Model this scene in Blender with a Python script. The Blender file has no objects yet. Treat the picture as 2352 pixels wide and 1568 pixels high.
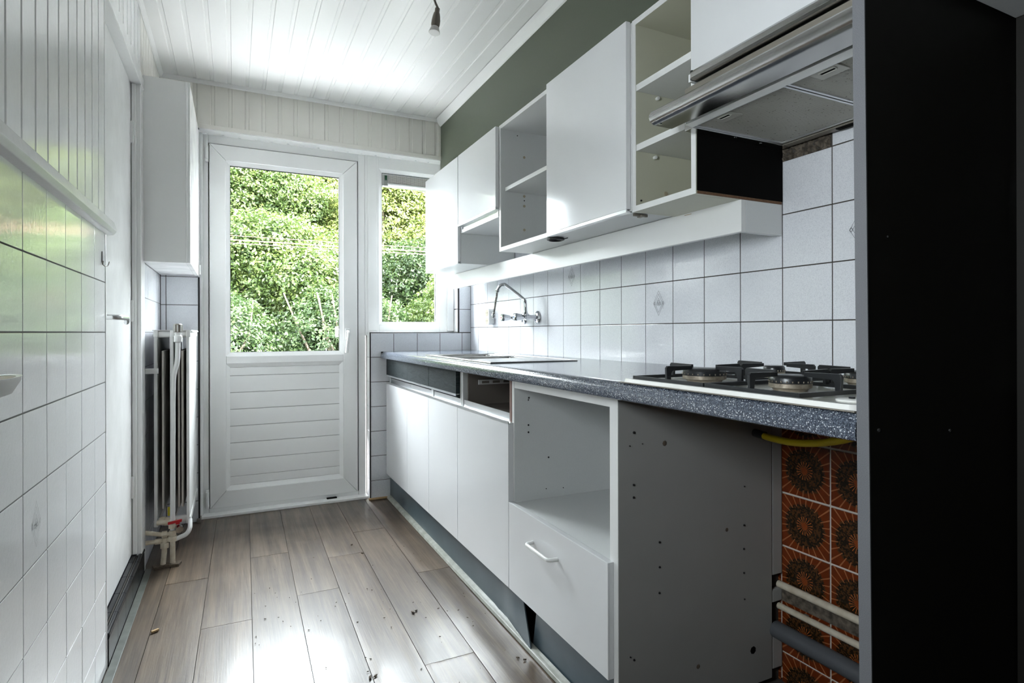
import bpy, bmesh, math, random
import numpy as np
from mathutils import Vector, Matrix, Quaternion
random.seed(7)
SC = bpy.context.scene
COL = SC.collection

# ------------------------------------------------------------------ camera, sky, sun, exposure
CAMZ = 1.03
YAW, ROLL, FPX = 0.4501, -0.0024, 1316.68
fw = Vector((math.sin(YAW), math.cos(YAW), 0)); r0 = Vector((math.cos(YAW), -math.sin(YAW), 0)); u0 = Vector((0, 0, 1))
rr = r0*math.cos(ROLL) + u0*math.sin(ROLL); uu = -r0*math.sin(ROLL) + u0*math.cos(ROLL)
cam = bpy.data.cameras.new('camera'); camo = bpy.data.objects.new('camera', cam); COL.objects.link(camo)
cam.sensor_width = 36; cam.lens = 36*FPX/2352; cam.shift_y = (761.67-784)/2352
cam.clip_start = 0.02; cam.clip_end = 200
camo.matrix_world = Matrix(((rr.x, uu.x, -fw.x, 0), (rr.y, uu.y, -fw.y, 0), (rr.z, uu.z, -fw.z, CAMZ), (0, 0, 0, 1)))
SC.camera = camo

world = bpy.data.worlds.new('sky'); SC.world = world; world.use_nodes = True
bg = world.node_tree.nodes['Background']
bg.inputs[0].default_value = (0.895, 0.942, 1.0, 1); bg.inputs[1].default_value = 4.2
sun = bpy.data.lights.new('sun', 'SUN'); sun.energy = 15.0; sun.color = (1.0, 0.97, 0.92); sun.angle = 0.01
suno = bpy.data.objects.new('sun', sun); COL.objects.link(suno)
suno.rotation_euler = (Vector((-0.62, 0.30, -0.66))).to_track_quat('-Z', 'Y').to_euler()
VS = SC.view_settings
VS.view_transform = 'Standard'; VS.look = 'None'; VS.gamma = 1; VS.use_curve_mapping = False
VS.exposure = 3.45
cy = SC.cycles
cy.max_bounces = 9; cy.diffuse_bounces = 6; cy.glossy_bounces = 4; cy.transmission_bounces = 4; cy.transparent_max_bounces = 10
cy.sample_clamp_indirect = 8

def portal(name, cx, y, cz, w, h, facing):
    l = bpy.data.lights.new(name, 'AREA'); l.shape = 'RECTANGLE'; l.size = w; l.size_y = h; l.energy = 1
    l.cycles.is_portal = True
    o = bpy.data.objects.new(name, l); COL.objects.link(o); o.location = (cx, y, cz)
    o.rotation_euler = Vector((0, facing, 0) if facing else (1, 0, 0)).to_track_quat('-Z', 'Z').to_euler()
portal('side_portal', -.557, .37, 1.38, .40, .42, 0)  # sampling portal of the added side window
portal('door_portal', 0.278, 3.70, 1.45, 0.62, 1.08, -1)
portal('window_portal', 1.022, 3.70, 1.57, 0.36, 0.96, -1)

# ------------------------------------------------------------------ room numbers (metres)
XL, XR, D, CEIL = -0.357, 1.411, 3.551, 2.41
XG = 1.205                      # painted upper wall
W = 3.64                        # face of the door and window frame
OPL, OPR, OPT = -0.176, 1.321, 2.144   # opening in the far wall
BACK = -1.5
ROWL, ROWR, ROWF, TP = 1.0313, 1.0584, 1.0269, 0.152

# ------------------------------------------------------------------ materials
def mat(name, col, rough=0.5, metal=0.0, spec=0.5, noise=None, bump=None, coat=0.0, stretch=None, rnoise=None):
    """noise=(scale, amount, colour2), bump=(scale, distance), stretch=(x,y,z) scaling of world position"""
    m = bpy.data.materials.new(name); m.use_nodes = True
    nt = m.node_tree; b = nt.nodes['Principled BSDF']
    b.inputs['Base Color'].default_value = (*col, 1); b.inputs['Roughness'].default_value = rough
    b.inputs['Metallic'].default_value = metal; b.inputs['Specular IOR Level'].default_value = spec
    b.inputs['Coat Weight'].default_value = coat; b.inputs['Coat Roughness'].default_value = 0.05
    pos = None
    if noise or bump or rnoise:
        g = nt.nodes.new('ShaderNodeNewGeometry'); mp = nt.nodes.new('ShaderNodeMapping')
        mp.inputs['Scale'].default_value = stretch or (1, 1, 1)
        nt.links.new(g.outputs['Position'], mp.inputs['Vector']); pos = mp.outputs[0]
    if noise:
        n = nt.nodes.new('ShaderNodeTexNoise'); n.inputs['Scale'].default_value = noise[0]; n.inputs['Detail'].default_value = 3
        nt.links.new(pos, n.inputs['Vector'])
        rp = nt.nodes.new('ShaderNodeValToRGB'); rp.color_ramp.elements[0].position = 0.5-noise[1]; rp.color_ramp.elements[1].position = 0.5+noise[1]
        rp.color_ramp.elements[0].color = (*noise[2], 1); rp.color_ramp.elements[1].color = (*col, 1)
        nt.links.new(n.outputs['Fac'], rp.inputs[0]); nt.links.new(rp.outputs[0], b.inputs['Base Color'])
    if bump:
        n = nt.nodes.new('ShaderNodeTexNoise'); n.inputs['Scale'].default_value = bump[0]; n.inputs['Detail'].default_value = 2
        nt.links.new(pos, n.inputs['Vector'])
        bp = nt.nodes.new('ShaderNodeBump'); bp.inputs['Distance'].default_value = bump[1]; bp.inputs['Strength'].default_value = 1
        nt.links.new(n.outputs['Fac'], bp.inputs['Height']); nt.links.new(bp.outputs[0], b.inputs['Normal'])
    if rnoise:
        n = nt.nodes.new('ShaderNodeTexNoise'); n.inputs['Scale'].default_value = rnoise[0]
        nt.links.new(pos, n.inputs['Vector'])
        mr = nt.nodes.new('ShaderNodeMapRange'); mr.inputs['To Min'].default_value = rnoise[1]; mr.inputs['To Max'].default_value = rnoise[2]
        mr.inputs['From Min'].default_value = 0.3; mr.inputs['From Max'].default_value = 0.7
        nt.links.new(n.outputs['Fac'], mr.inputs['Value']); nt.links.new(mr.outputs[0], b.inputs['Roughness'])
    return m

class NT:
    """small helper for hand-made node trees"""
    def __init__(s, name):
        s.m = bpy.data.materials.new(name); s.m.use_nodes = True; s.nt = s.m.node_tree; s.b = s.nt.nodes['Principled BSDF']
    def n(s, t, **kw):
        x = s.nt.nodes.new(t)
        for k, v in kw.items(): setattr(x, k, v)
        return x
    def l(s, a, b): s.nt.links.new(a, b)
    def math(s, op, a, b=None, c=None):
        x = s.n('ShaderNodeMath', operation=op)
        for i, v in enumerate((a, b, c)):
            if v is None: continue
            if isinstance(v, (int, float)): x.inputs[i].default_value = v
            else: s.l(v, x.inputs[i])
        return x.outputs[0]
    def mix(s, f, a, b):
        x = s.n('ShaderNodeMix', data_type='RGBA')
        if isinstance(f, (int, float)): x.inputs[0].default_value = f
        else: s.l(f, x.inputs[0])
        for i, v in ((6, a), (7, b)):
            if isinstance(v, tuple): x.inputs[i].default_value = (*v, 1)
            else: s.l(v, x.inputs[i])
        return x.outputs[2]
    def ramp(s, f, stops):
        x = s.n('ShaderNodeValToRGB'); e = x.color_ramp.elements
        while len(e) < len(stops): e.new(0.5)
        for i, (p, c) in enumerate(stops): e[i].position = p; e[i].color = (*c, 1)
        s.l(f, x.inputs[0]); return x.outputs[0]
    def pos(s, scale=(1, 1, 1)):
        g = s.n('ShaderNodeNewGeometry'); mp = s.n('ShaderNodeMapping'); mp.inputs['Scale'].default_value = scale
        s.l(g.outputs['Position'], mp.inputs[0]); return mp.outputs[0]
    def noise(s, vec, scale, detail=3, rough=0.5, dist=0.0):
        x = s.n('ShaderNodeTexNoise'); s.l(vec, x.inputs['Vector']); x.inputs['Scale'].default_value = scale
        x.inputs['Detail'].default_value = detail; x.inputs['Roughness'].default_value = rough; x.inputs['Distortion'].default_value = dist
        return x.outputs['Fac']
    def bump(s, h, d, strength=1.0):
        x = s.n('ShaderNodeBump'); x.inputs['Distance'].default_value = d; x.inputs['Strength'].default_value = strength
        s.l(h, x.inputs['Height']); s.l(x.outputs[0], s.b.inputs['Normal'])

M = {}
def glaze(name, col, speck, rough=0.07, wav=0.00035):
    t = NT(name); p = t.pos()
    n = t.noise(p, 900, 2); n2 = t.noise(p, 330, 2)
    c = t.ramp(t.math('ADD', t.math('MULTIPLY', n, 0.7), t.math('MULTIPLY', n2, 0.3)), [(0.40, speck), (0.52, col)])
    t.l(c, t.b.inputs['Base Color']); t.b.inputs['Roughness'].default_value = rough
    t.bump(t.noise(p, 95, 2, 0.5, 0.6), wav)
    return t.m
M['tile'] = glaze('tile_glaze', (0.76, 0.77, 0.80), (0.60, 0.61, 0.65))
M['tile_left'] = glaze('tile_glaze_white', (0.87, 0.873, 0.88), (0.81, 0.813, 0.825), 0.06, 0.00025)
M['grout'] = mat('grout', (0.060, 0.052, 0.045), 0.9)
M['grout_pale'] = mat('grout_pale', (0.13, 0.125, 0.12), 0.9)
M['paint'] = mat('white_gloss_paint', (0.88, 0.88, 0.872), 0.16, bump=(45, 0.0003), rnoise=(8, 0.12, 0.22))
M['cream'] = mat('cream_board_paint', (0.78, 0.76, 0.71), 0.32, bump=(40, 0.0003))
M['ceil'] = mat('ceiling_paint', (0.80, 0.797, 0.785), 0.30, bump=(30, 0.0003))
M['green'] = mat('green_wall_paint', (0.112, 0.128, 0.092), 0.55, bump=(180, 0.0003))
M['plaster'] = mat('plaster', (0.72, 0.71, 0.69), 0.8)
M['mortar'] = mat('mortar', (0.16, 0.13, 0.10), 0.95, noise=(60, 0.15, (0.05, 0.04, 0.03)), bump=(70, 0.006))
M['pvc'] = mat('white_pvc', (0.90, 0.90, 0.893), 0.22)
M['seal'] = mat('black_seal', (0.012, 0.012, 0.014), 0.5)
M['laminate'] = mat('white_gloss_laminate', (0.74, 0.745, 0.755), 0.13, coat=0.3)
M['edge'] = mat('white_edge_band', (0.77, 0.77, 0.76), 0.3)
M['melamine'] = mat('grey_white_melamine', (0.71, 0.72, 0.715), 0.35, noise=(300, 0.2, (0.68, 0.69, 0.685)))
M['melamine_aged'] = mat('aged_melamine', (0.55, 0.545, 0.44), 0.35)
M['fillershade'] = mat('filler_shade_grey', (.42, .415, .40), .45)  # white strips toned grey: shade of the hob bay put into the colour
M['chip'] = mat('brown_chipboard', (0.20, 0.105, 0.055), 0.9, noise=(200, 0.25, (0.11, 0.05, 0.025)))
M['dirt_shade'] = mat('dirt_shade_black', (0.003, 0.0027, 0.0024), 0.9, spec=0.08)  # black for dirt, the dark side skin and painted recess shade
M['brownpanel'] = mat('brown_cavity_panel', (0.20, 0.17, 0.15), 0.4)
M['steel'] = mat('brushed_steel', (0.46, 0.455, 0.445), 0.19, 1.0, stretch=(60, 1, 60), bump=(30, 0.00006))
M['sinksteel'] = mat('sink_steel', (0.42, 0.41, 0.39), 0.25, 1.0)
M['alu'] = mat('aluminium_profile', (0.70, 0.71, 0.72), 0.28, 1.0)
M['chrome'] = mat('chrome', (0.52, 0.53, 0.55), 0.05, 1.0)
M['nickel'] = mat('brushed_nickel', (0.17, 0.15, 0.13), 0.28, 1.0)
M['dkplastic'] = mat('grey_plastic', (0.20, 0.18, 0.15), 0.4)
M['iron'] = mat('black_enamel', (0.013, 0.014, 0.016), 0.32)
M['burner'] = mat('burner_ring', (0.42, 0.37, 0.30), 0.45, 0.6, noise=(80, 0.2, (0.22, 0.18, 0.14)))
M['enamel'] = mat('offwhite_enamel', (0.66, 0.65, 0.60), 0.16, noise=(14, 0.25, (0.50, 0.49, 0.43)))
M['enamel_rim'] = mat('white_enamel_rim', (0.80, 0.79, 0.76), 0.2)
M['whiteplastic'] = mat('white_plastic', (0.80, 0.80, 0.785), 0.3)
M['beige'] = mat('beige_plastic', (0.42, 0.36, 0.26), 0.5)
M['rad'] = mat('radiator_enamel', (0.74, 0.74, 0.73), 0.3)
M['radold'] = mat('radiator_beige', (0.52, 0.49, 0.45), 0.5)
M['pipepaint'] = mat('yellowed_pipe_paint', (0.70, 0.64, 0.53), 0.45, noise=(45, 0.22, (0.56, 0.48, 0.36)))
M['red'] = mat('red_plastic', (0.42, 0.008, 0.012), 0.35)
M['yellow'] = mat('yellow_hose', (0.62, 0.47, 0.01), 0.45)
M['greypipe'] = mat('grey_drain_pipe', (0.10, 0.105, 0.115), 0.45)
M['blackpanel'] = mat('black_brown_panel', (0.0085, 0.0074, 0.0058), 0.6, spec=0.2)
M['paneledge'] = mat('speckled_grey_edge', (0.16, 0.163, 0.172), 0.5, spec=.2, noise=(1400, 0.12, (0.10, 0.10, 0.107)))
M['blue'] = mat('blue_dot', (0.01, 0.12, 0.35), 0.3)
M['yelltag'] = mat('yellow_tag', (0.6, 0.5, 0.02), 0.5)
M['print'] = mat('grey_print', (0.22, 0.225, 0.25), 0.2)
M['print_pale'] = mat('pale_grey_print', (0.50, 0.51, 0.53), 0.2)
M['vinyltrim'] = mat('grey_white_floor_trim', (0.42, 0.42, 0.385), 0.22, noise=(25, 0.2, (0.30, 0.31, 0.27)))
M['greytrim'] = mat('dull_grey_floor_trim', (0.13, 0.14, 0.125), 0.35, noise=(25, 0.2, (0.08, 0.085, 0.075)))
M['blacktile'] = mat('black_glazed_tile', (0.007, 0.007, 0.009), 0.2, spec=.35)
M['bulbglass'] = mat('frosted_bulb', (0.50, 0.49, 0.47), 0.35)
M['wood'] = mat('raw_wood', (0.40, 0.27, 0.14), 0.8)
M['crumb'] = mat('debris', (0.16, 0.12, 0.085), 0.9, noise=(90, 0.2, (0.05, 0.04, 0.03)))
M['cable'] = mat('cable_sheath', (0.13, 0.060, 0.034), 0.5)
M['greenplastic'] = mat('green_plastic', (0.01, 0.10, 0.04), 0.4)
M['bark'] = mat('bark', (0.13, 0.10, 0.07), 0.9, noise=(12, 0.2, (0.06, 0.045, 0.03)))
M['earth'] = mat('garden_earth', (0.010, 0.016, 0.005), 1.0, spec=0.0, noise=(3, 0.2, (0.005, 0.007, 0.003)))

# plinth: dark blue-grey scuffed
M['plinth'] = mat('blue_grey_plinth', (0.052, 0.078, 0.095), 0.33, noise=(9, 0.25, (0.075, 0.103, 0.122)), stretch=(1, 1, 1.6))
# dark wood-grain drawer fronts
t = NT('dark_grain_laminate'); p = t.pos((3, 3, 22))
g = t.noise(p, 3.0, 4, 0.55, 1.2)
t.l(t.ramp(g, [(0.38, (0.010, 0.014, 0.016)), (0.5, (0.028, 0.036, 0.038)), (0.56, (0.013, 0.017, 0.019)), (0.66, (0.036, 0.045, 0.045))]), t.b.inputs['Base Color'])
t.b.inputs['Roughness'].default_value = 0.5; t.b.inputs['Specular IOR Level'].default_value = 0.1; M['darkgrain'] = t.m
# worktop: dark speckled laminate
t = NT('speckled_worktop'); p = t.pos()
v1 = t.n('ShaderNodeTexVoronoi'); v1.inputs['Scale'].default_value = 330; t.l(p, v1.inputs['Vector'])
v2 = t.n('ShaderNodeTexVoronoi'); v2.inputs['Scale'].default_value = 700; t.l(p, v2.inputs['Vector'])
sep = t.n('ShaderNodeSeparateColor'); t.l(v1.outputs['Color'], sep.inputs[0])
big = t.math('MULTIPLY', t.math('LESS_THAN', v1.outputs['Distance'], 0.36), t.math('GREATER_THAN', sep.outputs[0], 0.72))
sep2 = t.n('ShaderNodeSeparateColor'); t.l(v2.outputs['Color'], sep2.inputs[0])
c = t.ramp(sep2.outputs[0], [(0.0, (0.018, 0.022, 0.032)), (0.5, (0.050, 0.060, 0.085)), (0.8, (0.105, 0.125, 0.160)), (1.0, (0.20, 0.225, 0.26))])
c = t.mix(big, c, (0.52, 0.54, 0.57))
t.l(c, t.b.inputs['Base Color']); t.b.inputs['Roughness'].default_value = 0.16; t.b.inputs['Specular IOR Level'].default_value = 0.6
M['worktop'] = t.m
# hood grease filter: fine ridges with grease spots
t = NT('grease_filter'); p = t.pos()
w = t.n('ShaderNodeTexWave'); w.wave_type = 'BANDS'; w.bands_direction = 'DIAGONAL'; w.inputs['Scale'].default_value = 120; t.l(p, w.inputs['Vector'])
sp = t.noise(p, 160, 2); sp2 = t.noise(p, 9, 3)
c = t.mix(t.math('GREATER_THAN', sp, 0.68), t.mix(sp2, (0.40, 0.385, 0.33), (0.58, 0.57, 0.52)), (0.12, 0.09, 0.06))
t.l(t.mix(t.math('MULTIPLY', w.outputs['Fac'], 0.35), c, (0.20, 0.19, 0.16)), t.b.inputs['Base Color'])
t.b.inputs['Metallic'].default_value = 0.15; t.b.inputs['Roughness'].default_value = 0.45; t.bump(w.outputs['Fac'], 0.0012)
M['filter'] = t.m
M['filter_plain'] = mat('greasy_filter_frame', (.50, .49, .44), .4, .2)
# floor planks
t = NT('grey_brown_plank')
oi = t.n('ShaderNodeObjectInfo'); g = t.n('ShaderNodeNewGeometry')
off = t.n('ShaderNodeCombineXYZ'); t.l(t.math('MULTIPLY', oi.outputs['Random'], 37.0), off.inputs[0]); t.l(t.math('MULTIPLY', oi.outputs['Random'], 91.0), off.inputs[1])
ad = t.n('ShaderNodeVectorMath', operation='ADD'); t.l(g.outputs['Position'], ad.inputs[0]); t.l(off.outputs[0], ad.inputs[1])
def scaled(v, s):
    mp = t.n('ShaderNodeMapping'); mp.inputs['Scale'].default_value = s; t.l(v, mp.inputs[0]); return mp.outputs[0]
ga = t.noise(scaled(ad.outputs[0], (42, 1.6, 1)), 1.0, 6, 0.62, 0.35)
gb = t.noise(scaled(ad.outputs[0], (260, 5, 1)), 1.0, 4, 0.65, 0.2)
gc = t.noise(scaled(ad.outputs[0], (11, 1.1, 1)), 1.0, 4, 0.55, 0.6)
mixv = t.math('ADD', t.math('MULTIPLY', ga, 0.40), t.math('ADD', t.math('MULTIPLY', gb, 0.25), t.math('MULTIPLY', gc, 0.35)))
c = t.ramp(mixv, [(0.34, (0.036, 0.026, 0.018)), (0.46, (0.086, 0.062, 0.043)), (0.54, (0.135, 0.100, 0.070)), (0.66, (0.22, 0.168, 0.120))])
tint = t.mix(oi.outputs['Random'], (1.0, 0.96, 0.92), (0.80, 0.80, 0.81))
mm = t.n('ShaderNodeMix', data_type='RGBA', blend_type='MULTIPLY'); mm.inputs[0].default_value = 1.0; t.l(c, mm.inputs[6]); t.l(tint, mm.inputs[7])
t.l(mm.outputs[2], t.b.inputs['Base Color'])
sc_ = t.noise(scaled(g.outputs['Position'], (1, 1, 1)), 7.0, 3)
mr = t.n('ShaderNodeMapRange'); mr.inputs['From Min'].default_value = 0.3; mr.inputs['From Max'].default_value = 0.7; mr.inputs['To Min'].default_value = 0.34; mr.inputs['To Max'].default_value = 0.44
t.l(sc_, mr.inputs['Value']); t.l(mr.outputs[0], t.b.inputs['Roughness'])
t.b.inputs['Specular IOR Level'].default_value = 0.45; t.b.inputs['Coat Weight'].default_value = 0.45; t.b.inputs['Coat Roughness'].default_value = 0.16
t.bump(t.math('ADD', t.math('MULTIPLY', gb, 0.35), t.math('MULTIPLY', gc, 1.0)), 0.0010)
M['plank'] = t.m
# orange sunburst tiles (flat print, laid out in each tile's own coordinates)
t = NT('orange_sunburst_tile'); tc = t.n('ShaderNodeTexCoord'); sx = t.n('ShaderNodeSeparateXYZ'); t.l(tc.outputs['Object'], sx.inputs[0])
yy, zz = sx.outputs[1], sx.outputs[2]
rad = t.math('SQRT', t.math('ADD', t.math('MULTIPLY', yy, yy), t.math('MULTIPLY', zz, zz)))
th = t.math('ARCTAN2', zz, yy)
rays = t.math('GREATER_THAN', t.math('SINE', t.math('MULTIPLY', th, 24.0)), 0.86)
rays2 = t.math('GREATER_THAN', t.math('SINE', t.math('MULTIPLY', th, 18.0)), 0.72)
nz = t.noise(tc.outputs['Object'], 170, 3, 0.6)
ring = t.math('MULTIPLY', t.math('GREATER_THAN', rad, t.math('ADD', 0.006, t.math('MULTIPLY', nz, 0.008))), t.math('LESS_THAN', rad, t.math('ADD', 0.046, t.math('MULTIPLY', nz, 0.034))))
outer = t.math('MULTIPLY', rays, t.math('GREATER_THAN', rad, 0.056))
inner = t.math('MULTIPLY', rays2, t.math('LESS_THAN', rad, 0.026))
base = t.mix(t.noise(tc.outputs['Object'], 40, 3), (0.10, 0.017, 0.004), (0.21, 0.038, 0.007))
dark = t.mix(t.math('GREATER_THAN', nz, 0.52), (0.020, 0.012, 0.006), (0.085, 0.035, 0.012))
c = t.mix(ring, base, dark); c = t.mix(outer, c, (0.36, 0.125, 0.045)); c = t.mix(inner, c, (0.44, 0.12, 0.03))
t.l(c, t.b.inputs['Base Color']); t.b.inputs['Roughness'].default_value = 0.15; M['orange'] = t.m
M['whitegrout'] = mat('white_grout', (0.66, 0.60, 0.52), 0.9)
# vent grille perforation
t = NT('perforated_vent'); tc = t.n('ShaderNodeTexCoord'); mp = t.n('ShaderNodeMapping'); mp.inputs['Scale'].default_value = (190, 1, 190); t.l(tc.outputs['Object'], mp.inputs[0])
v = t.n('ShaderNodeTexVoronoi'); v.inputs['Randomness'].default_value = 0; v.inputs['Scale'].default_value = 1; t.l(mp.outputs[0], v.inputs['Vector'])
t.l(t.mix(t.math('LESS_THAN', v.outputs['Distance'], 0.36), (0.62, 0.60, 0.57), (0.06, 0.05, 0.045)), t.b.inputs['Base Color']); t.b.inputs['Roughness'].default_value = 0.4
M['vent'] = t.m
# glass pane: clear with a fresnel reflection
t = NT('pane_glass'); t.nt.nodes.remove(t.b)
tr = t.n('ShaderNodeBsdfTransparent'); tr.inputs[0].default_value = (0.95, 0.97, 0.96, 1); gl = t.n('ShaderNodeBsdfGlossy'); gl.inputs['Roughness'].default_value = 0.0
fr = t.n('ShaderNodeFresnel'); fr.inputs[0].default_value = 1.09; ms = t.n('ShaderNodeMixShader')
t.l(fr.outputs[0], ms.inputs[0]); t.l(tr.outputs[0], ms.inputs[1]); t.l(gl.outputs[0], ms.inputs[2]); t.l(ms.outputs[0], t.nt.nodes['Material Output'].inputs[0])
M['glass'] = t.m
# leaves
def leafmat(name, c1, c2, c3):
    t = NT(name); t.nt.nodes.remove(t.b); p = t.pos()
    c = t.ramp(t.noise(p, 5.0, 4, 0.7), [(0.30, c1), (0.5, c2), (0.72, c3)])
    d = t.n('ShaderNodeBsdfDiffuse'); tl = t.n('ShaderNodeBsdfTranslucent'); gl = t.n('ShaderNodeBsdfGlossy'); gl.inputs['Roughness'].default_value = 0.4
    t.l(c, d.inputs[0]); t.l(c, tl.inputs[0])
    m1 = t.n('ShaderNodeMixShader'); m1.inputs[0].default_value = 0.35; t.l(d.outputs[0], m1.inputs[1]); t.l(tl.outputs[0], m1.inputs[2])
    m2 = t.n('ShaderNodeMixShader'); m2.inputs[0].default_value = 0.02; t.l(m1.outputs[0], m2.inputs[1]); t.l(gl.outputs[0], m2.inputs[2])
    t.l(m2.outputs[0], t.nt.nodes['Material Output'].inputs[0]); return t.m
M['leaf_deep'] = leafmat('leaf_deep_green', (0.008, 0.016, 0.006), (0.021, 0.038, 0.012), (0.052, 0.072, 0.024))
M['leaf_mid'] = leafmat('leaf_mid_green', (0.013, 0.025, 0.007), (0.038, 0.062, 0.014), (0.098, 0.118, 0.033))
M['leaf_lime'] = leafmat('leaf_lime_green', (0.030, 0.047, 0.010), (0.082, 0.104, 0.024), (0.165, 0.168, 0.052))

# ------------------------------------------------------------------ builders
WL = {}
def place(o, wo, parent):
    wo = Vector(wo); WL[o.name] = wo
    if parent is not None:
        o.parent = parent; o.location = wo - WL[parent.name]
    else: o.location = wo
    return o
def tag(o, label=None, cat=None, group=None, kind=None):
    if label: o['label'] = label
    if cat: o['category'] = cat
    if group: o['group'] = group
    if kind: o['kind'] = kind
    return o
def thing(name, loc, label, cat, group=None, kind=None):
    o = bpy.data.objects.new(name, None); COL.objects.link(o); o.empty_display_size = 0.05
    place(o, loc, None); return tag(o, label, cat, group, kind)

class MB:
    """collects shapes in world coordinates, then links them as one mesh object"""
    def __init__(s): s.v = []; s.f = []
    def add(s, vs, fs):
        n = len(s.v); s.v += [tuple(v) for v in vs]; s.f += [tuple(i+n for i in f) for f in fs]; return s
    def box(s, x0, x1, y0, y1, z0, z1):
        vs = [(x, y, z) for x in (x0, x1) for y in (y0, y1) for z in (z0, z1)]
        return s.add(vs, [(0, 1, 3, 2), (4, 6, 7, 5), (0, 4, 5, 1), (2, 3, 7, 6), (0, 2, 6, 4), (1, 5, 7, 3)])
    def ring(s, c, ax, r, seg, ref=None):
        ax = Vector(ax).normalized(); a = ref if ref is not None else (Vector((0, 0, 1)) if abs(ax.z) < 0.9 else Vector((1, 0, 0)))
        e1 = ax.cross(a).normalized(); e2 = ax.cross(e1).normalized()
        return [Vector(c) + e1*(r*math.cos(2*math.pi*i/seg)) + e2*(r*math.sin(2*math.pi*i/seg)) for i in range(seg)]
    def lathe(s, org, ax, prof, seg=20, cap=True):
        ax = Vector(ax).normalized(); org = Vector(org); n = len(s.v); k = len(prof)
        for r, h in prof: s.v += [tuple(v) for v in s.ring(org + ax*h, ax, max(r, 1e-5), seg)]
        for j in range(k-1):
            for i in range(seg):
                a = n+j*seg+i; b = n+j*seg+(i+1) % seg
                s.f.append((a, b, b+seg, a+seg))
        if cap:
            s.f.append(tuple(n+i for i in reversed(range(seg)))); s.f.append(tuple(n+(k-1)*seg+i for i in range(seg)))
        return s
    def cyl(s, p0, p1, r, seg=14, r2=None):
        p0, p1 = Vector(p0), Vector(p1)
        return s.lathe(p0, p1-p0, [(r, 0), (r if r2 is None else r2, (p1-p0).length)], seg)
    def tube(s, pts, r, seg=10, caps=True):
        pts = [Vector(p) for p in pts]; n = len(s.v); ref = None; k = len(pts)
        for j, p in enumerate(pts):
            d = (pts[min(j+1, k-1)] - pts[max(j-1, 0)]).normalized()
            if ref is None: ref = d.orthogonal().normalized()
            ref = (ref - d*ref.dot(d)).normalized(); e2 = d.cross(ref)
            rj = r[j] if isinstance(r, (list, tuple)) else r
            s.v += [tuple(p + ref*(rj*math.cos(2*math.pi*i/seg)) + e2*(rj*math.sin(2*math.pi*i/seg))) for i in range(seg)]
        for j in range(k-1):
            for i in range(seg):
                a = n+j*seg+i; b = n+j*seg+(i+1) % seg
                s.f.append((a, b, b+seg, a+seg))
        if caps:
            s.f.append(tuple(n+i for i in reversed(range(seg)))); s.f.append(tuple(n+(k-1)*seg+i for i in range(seg)))
        return s
    def prism(s, poly, axis, a0, a1):
        """poly of (u,v); axis 'x': (y,z), 'y': (x,z), 'z': (x,y)"""
        def mk(u, v, a): return {'x': (a, u, v), 'y': (u, a, v), 'z': (u, v, a)}[axis]
        k = len(poly); vs = [mk(u, v, a0) for u, v in poly] + [mk(u, v, a1) for u, v in poly]
        fs = [tuple(range(k)), tuple(reversed(range(k, 2*k)))] + [(i, i+k, (i+1) % k+k, (i+1) % k) for i in range(k)]
        return s.add(vs, fs)
    def build(s, name, m, parent=None, bev=0.0, smooth=False, seg=2, org=None):
        vs = np.array(s.v); lo, hi = vs.min(0), vs.max(0)
        o0 = Vector(org) if org is not None else Vector(((lo[0]+hi[0])/2, (lo[1]+hi[1])/2, lo[2]))
        me = bpy.data.meshes.new(name); bm = bmesh.new()
        bv = [bm.verts.new(Vector(v)-o0) for v in s.v]
        for f in s.f:
            try: bm.faces.new([bv[i] for i in f])
            except ValueError: pass
        bmesh.ops.recalc_face_normals(bm, faces=bm.faces)
        if bev:
            es = [e for e in bm.edges if len(e.link_faces) == 2 and e.calc_face_angle(0) > 0.6]
            bmesh.ops.bevel(bm, geom=es, offset=bev, segments=seg, affect='EDGES', profile=0.6)
        bm.to_mesh(me); bm.free(); me.materials.append(m)
        if smooth:
            for p in me.polygons: p.use_smooth = True
            me.set_sharp_from_angle(angle=0.6)
        o = bpy.data.objects.new(name, me); COL.objects.link(o)
        return place(o, o0, parent)

BOXC = {}
def box(name, x0, x1, y0, y1, z0, z1, m, parent=None, bev=0.0):
    key = (round(x1-x0, 4), round(y1-y0, 4), round(z1-z0, 4), bev, m.name)
    me = BOXC.get(key)
    c = ((x0+x1)/2, (y0+y1)/2, (z0+z1)/2)
    if me is None:
        dx, dy, dz = (x1-x0)/2, (y1-y0)/2, (z1-z0)/2
        bm = bmesh.new(); mb = MB().box(-dx, dx, -dy, dy, -dz, dz)
        bv = [bm.verts.new(v) for v in mb.v]
        for f in mb.f: bm.faces.new([bv[i] for i in f])
        bmesh.ops.recalc_face_normals(bm, faces=bm.faces)
        if bev: bmesh.ops.bevel(bm, geom=list(bm.edges), offset=min(bev, dx*.9, dy*.9, dz*.9), segments=2, affect='EDGES', profile=0.6)
        me = bpy.data.meshes.new(name); bm.to_mesh(me); bm.free(); me.materials.append(m)
        BOXC[key] = me
    o = bpy.data.objects.new(name, me); COL.objects.link(o)
    return place(o, c, parent)
def bez(p0, p1, p2, n=8):
    p0, p1, p2 = Vector(p0), Vector(p1), Vector(p2)
    return [p0*(1-t)**2 + p1*2*t*(1-t) + p2*t*t for t in [i/n for i in range(n+1)]]
def roundpath(pts, r, n=6):
    pts = [Vector(p) for p in pts]; out = [pts[0]]
    for i in range(1, len(pts)-1):
        a, b, c = pts[i-1], pts[i], pts[i+1]; d1, d2 = (a-b), (c-b)
        k = min(r, d1.length*.49, d2.length*.49)
        out += bez(b+d1.normalized()*k, b, b+d2.normalized()*k, n)
    return out + [pts[-1]]

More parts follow.
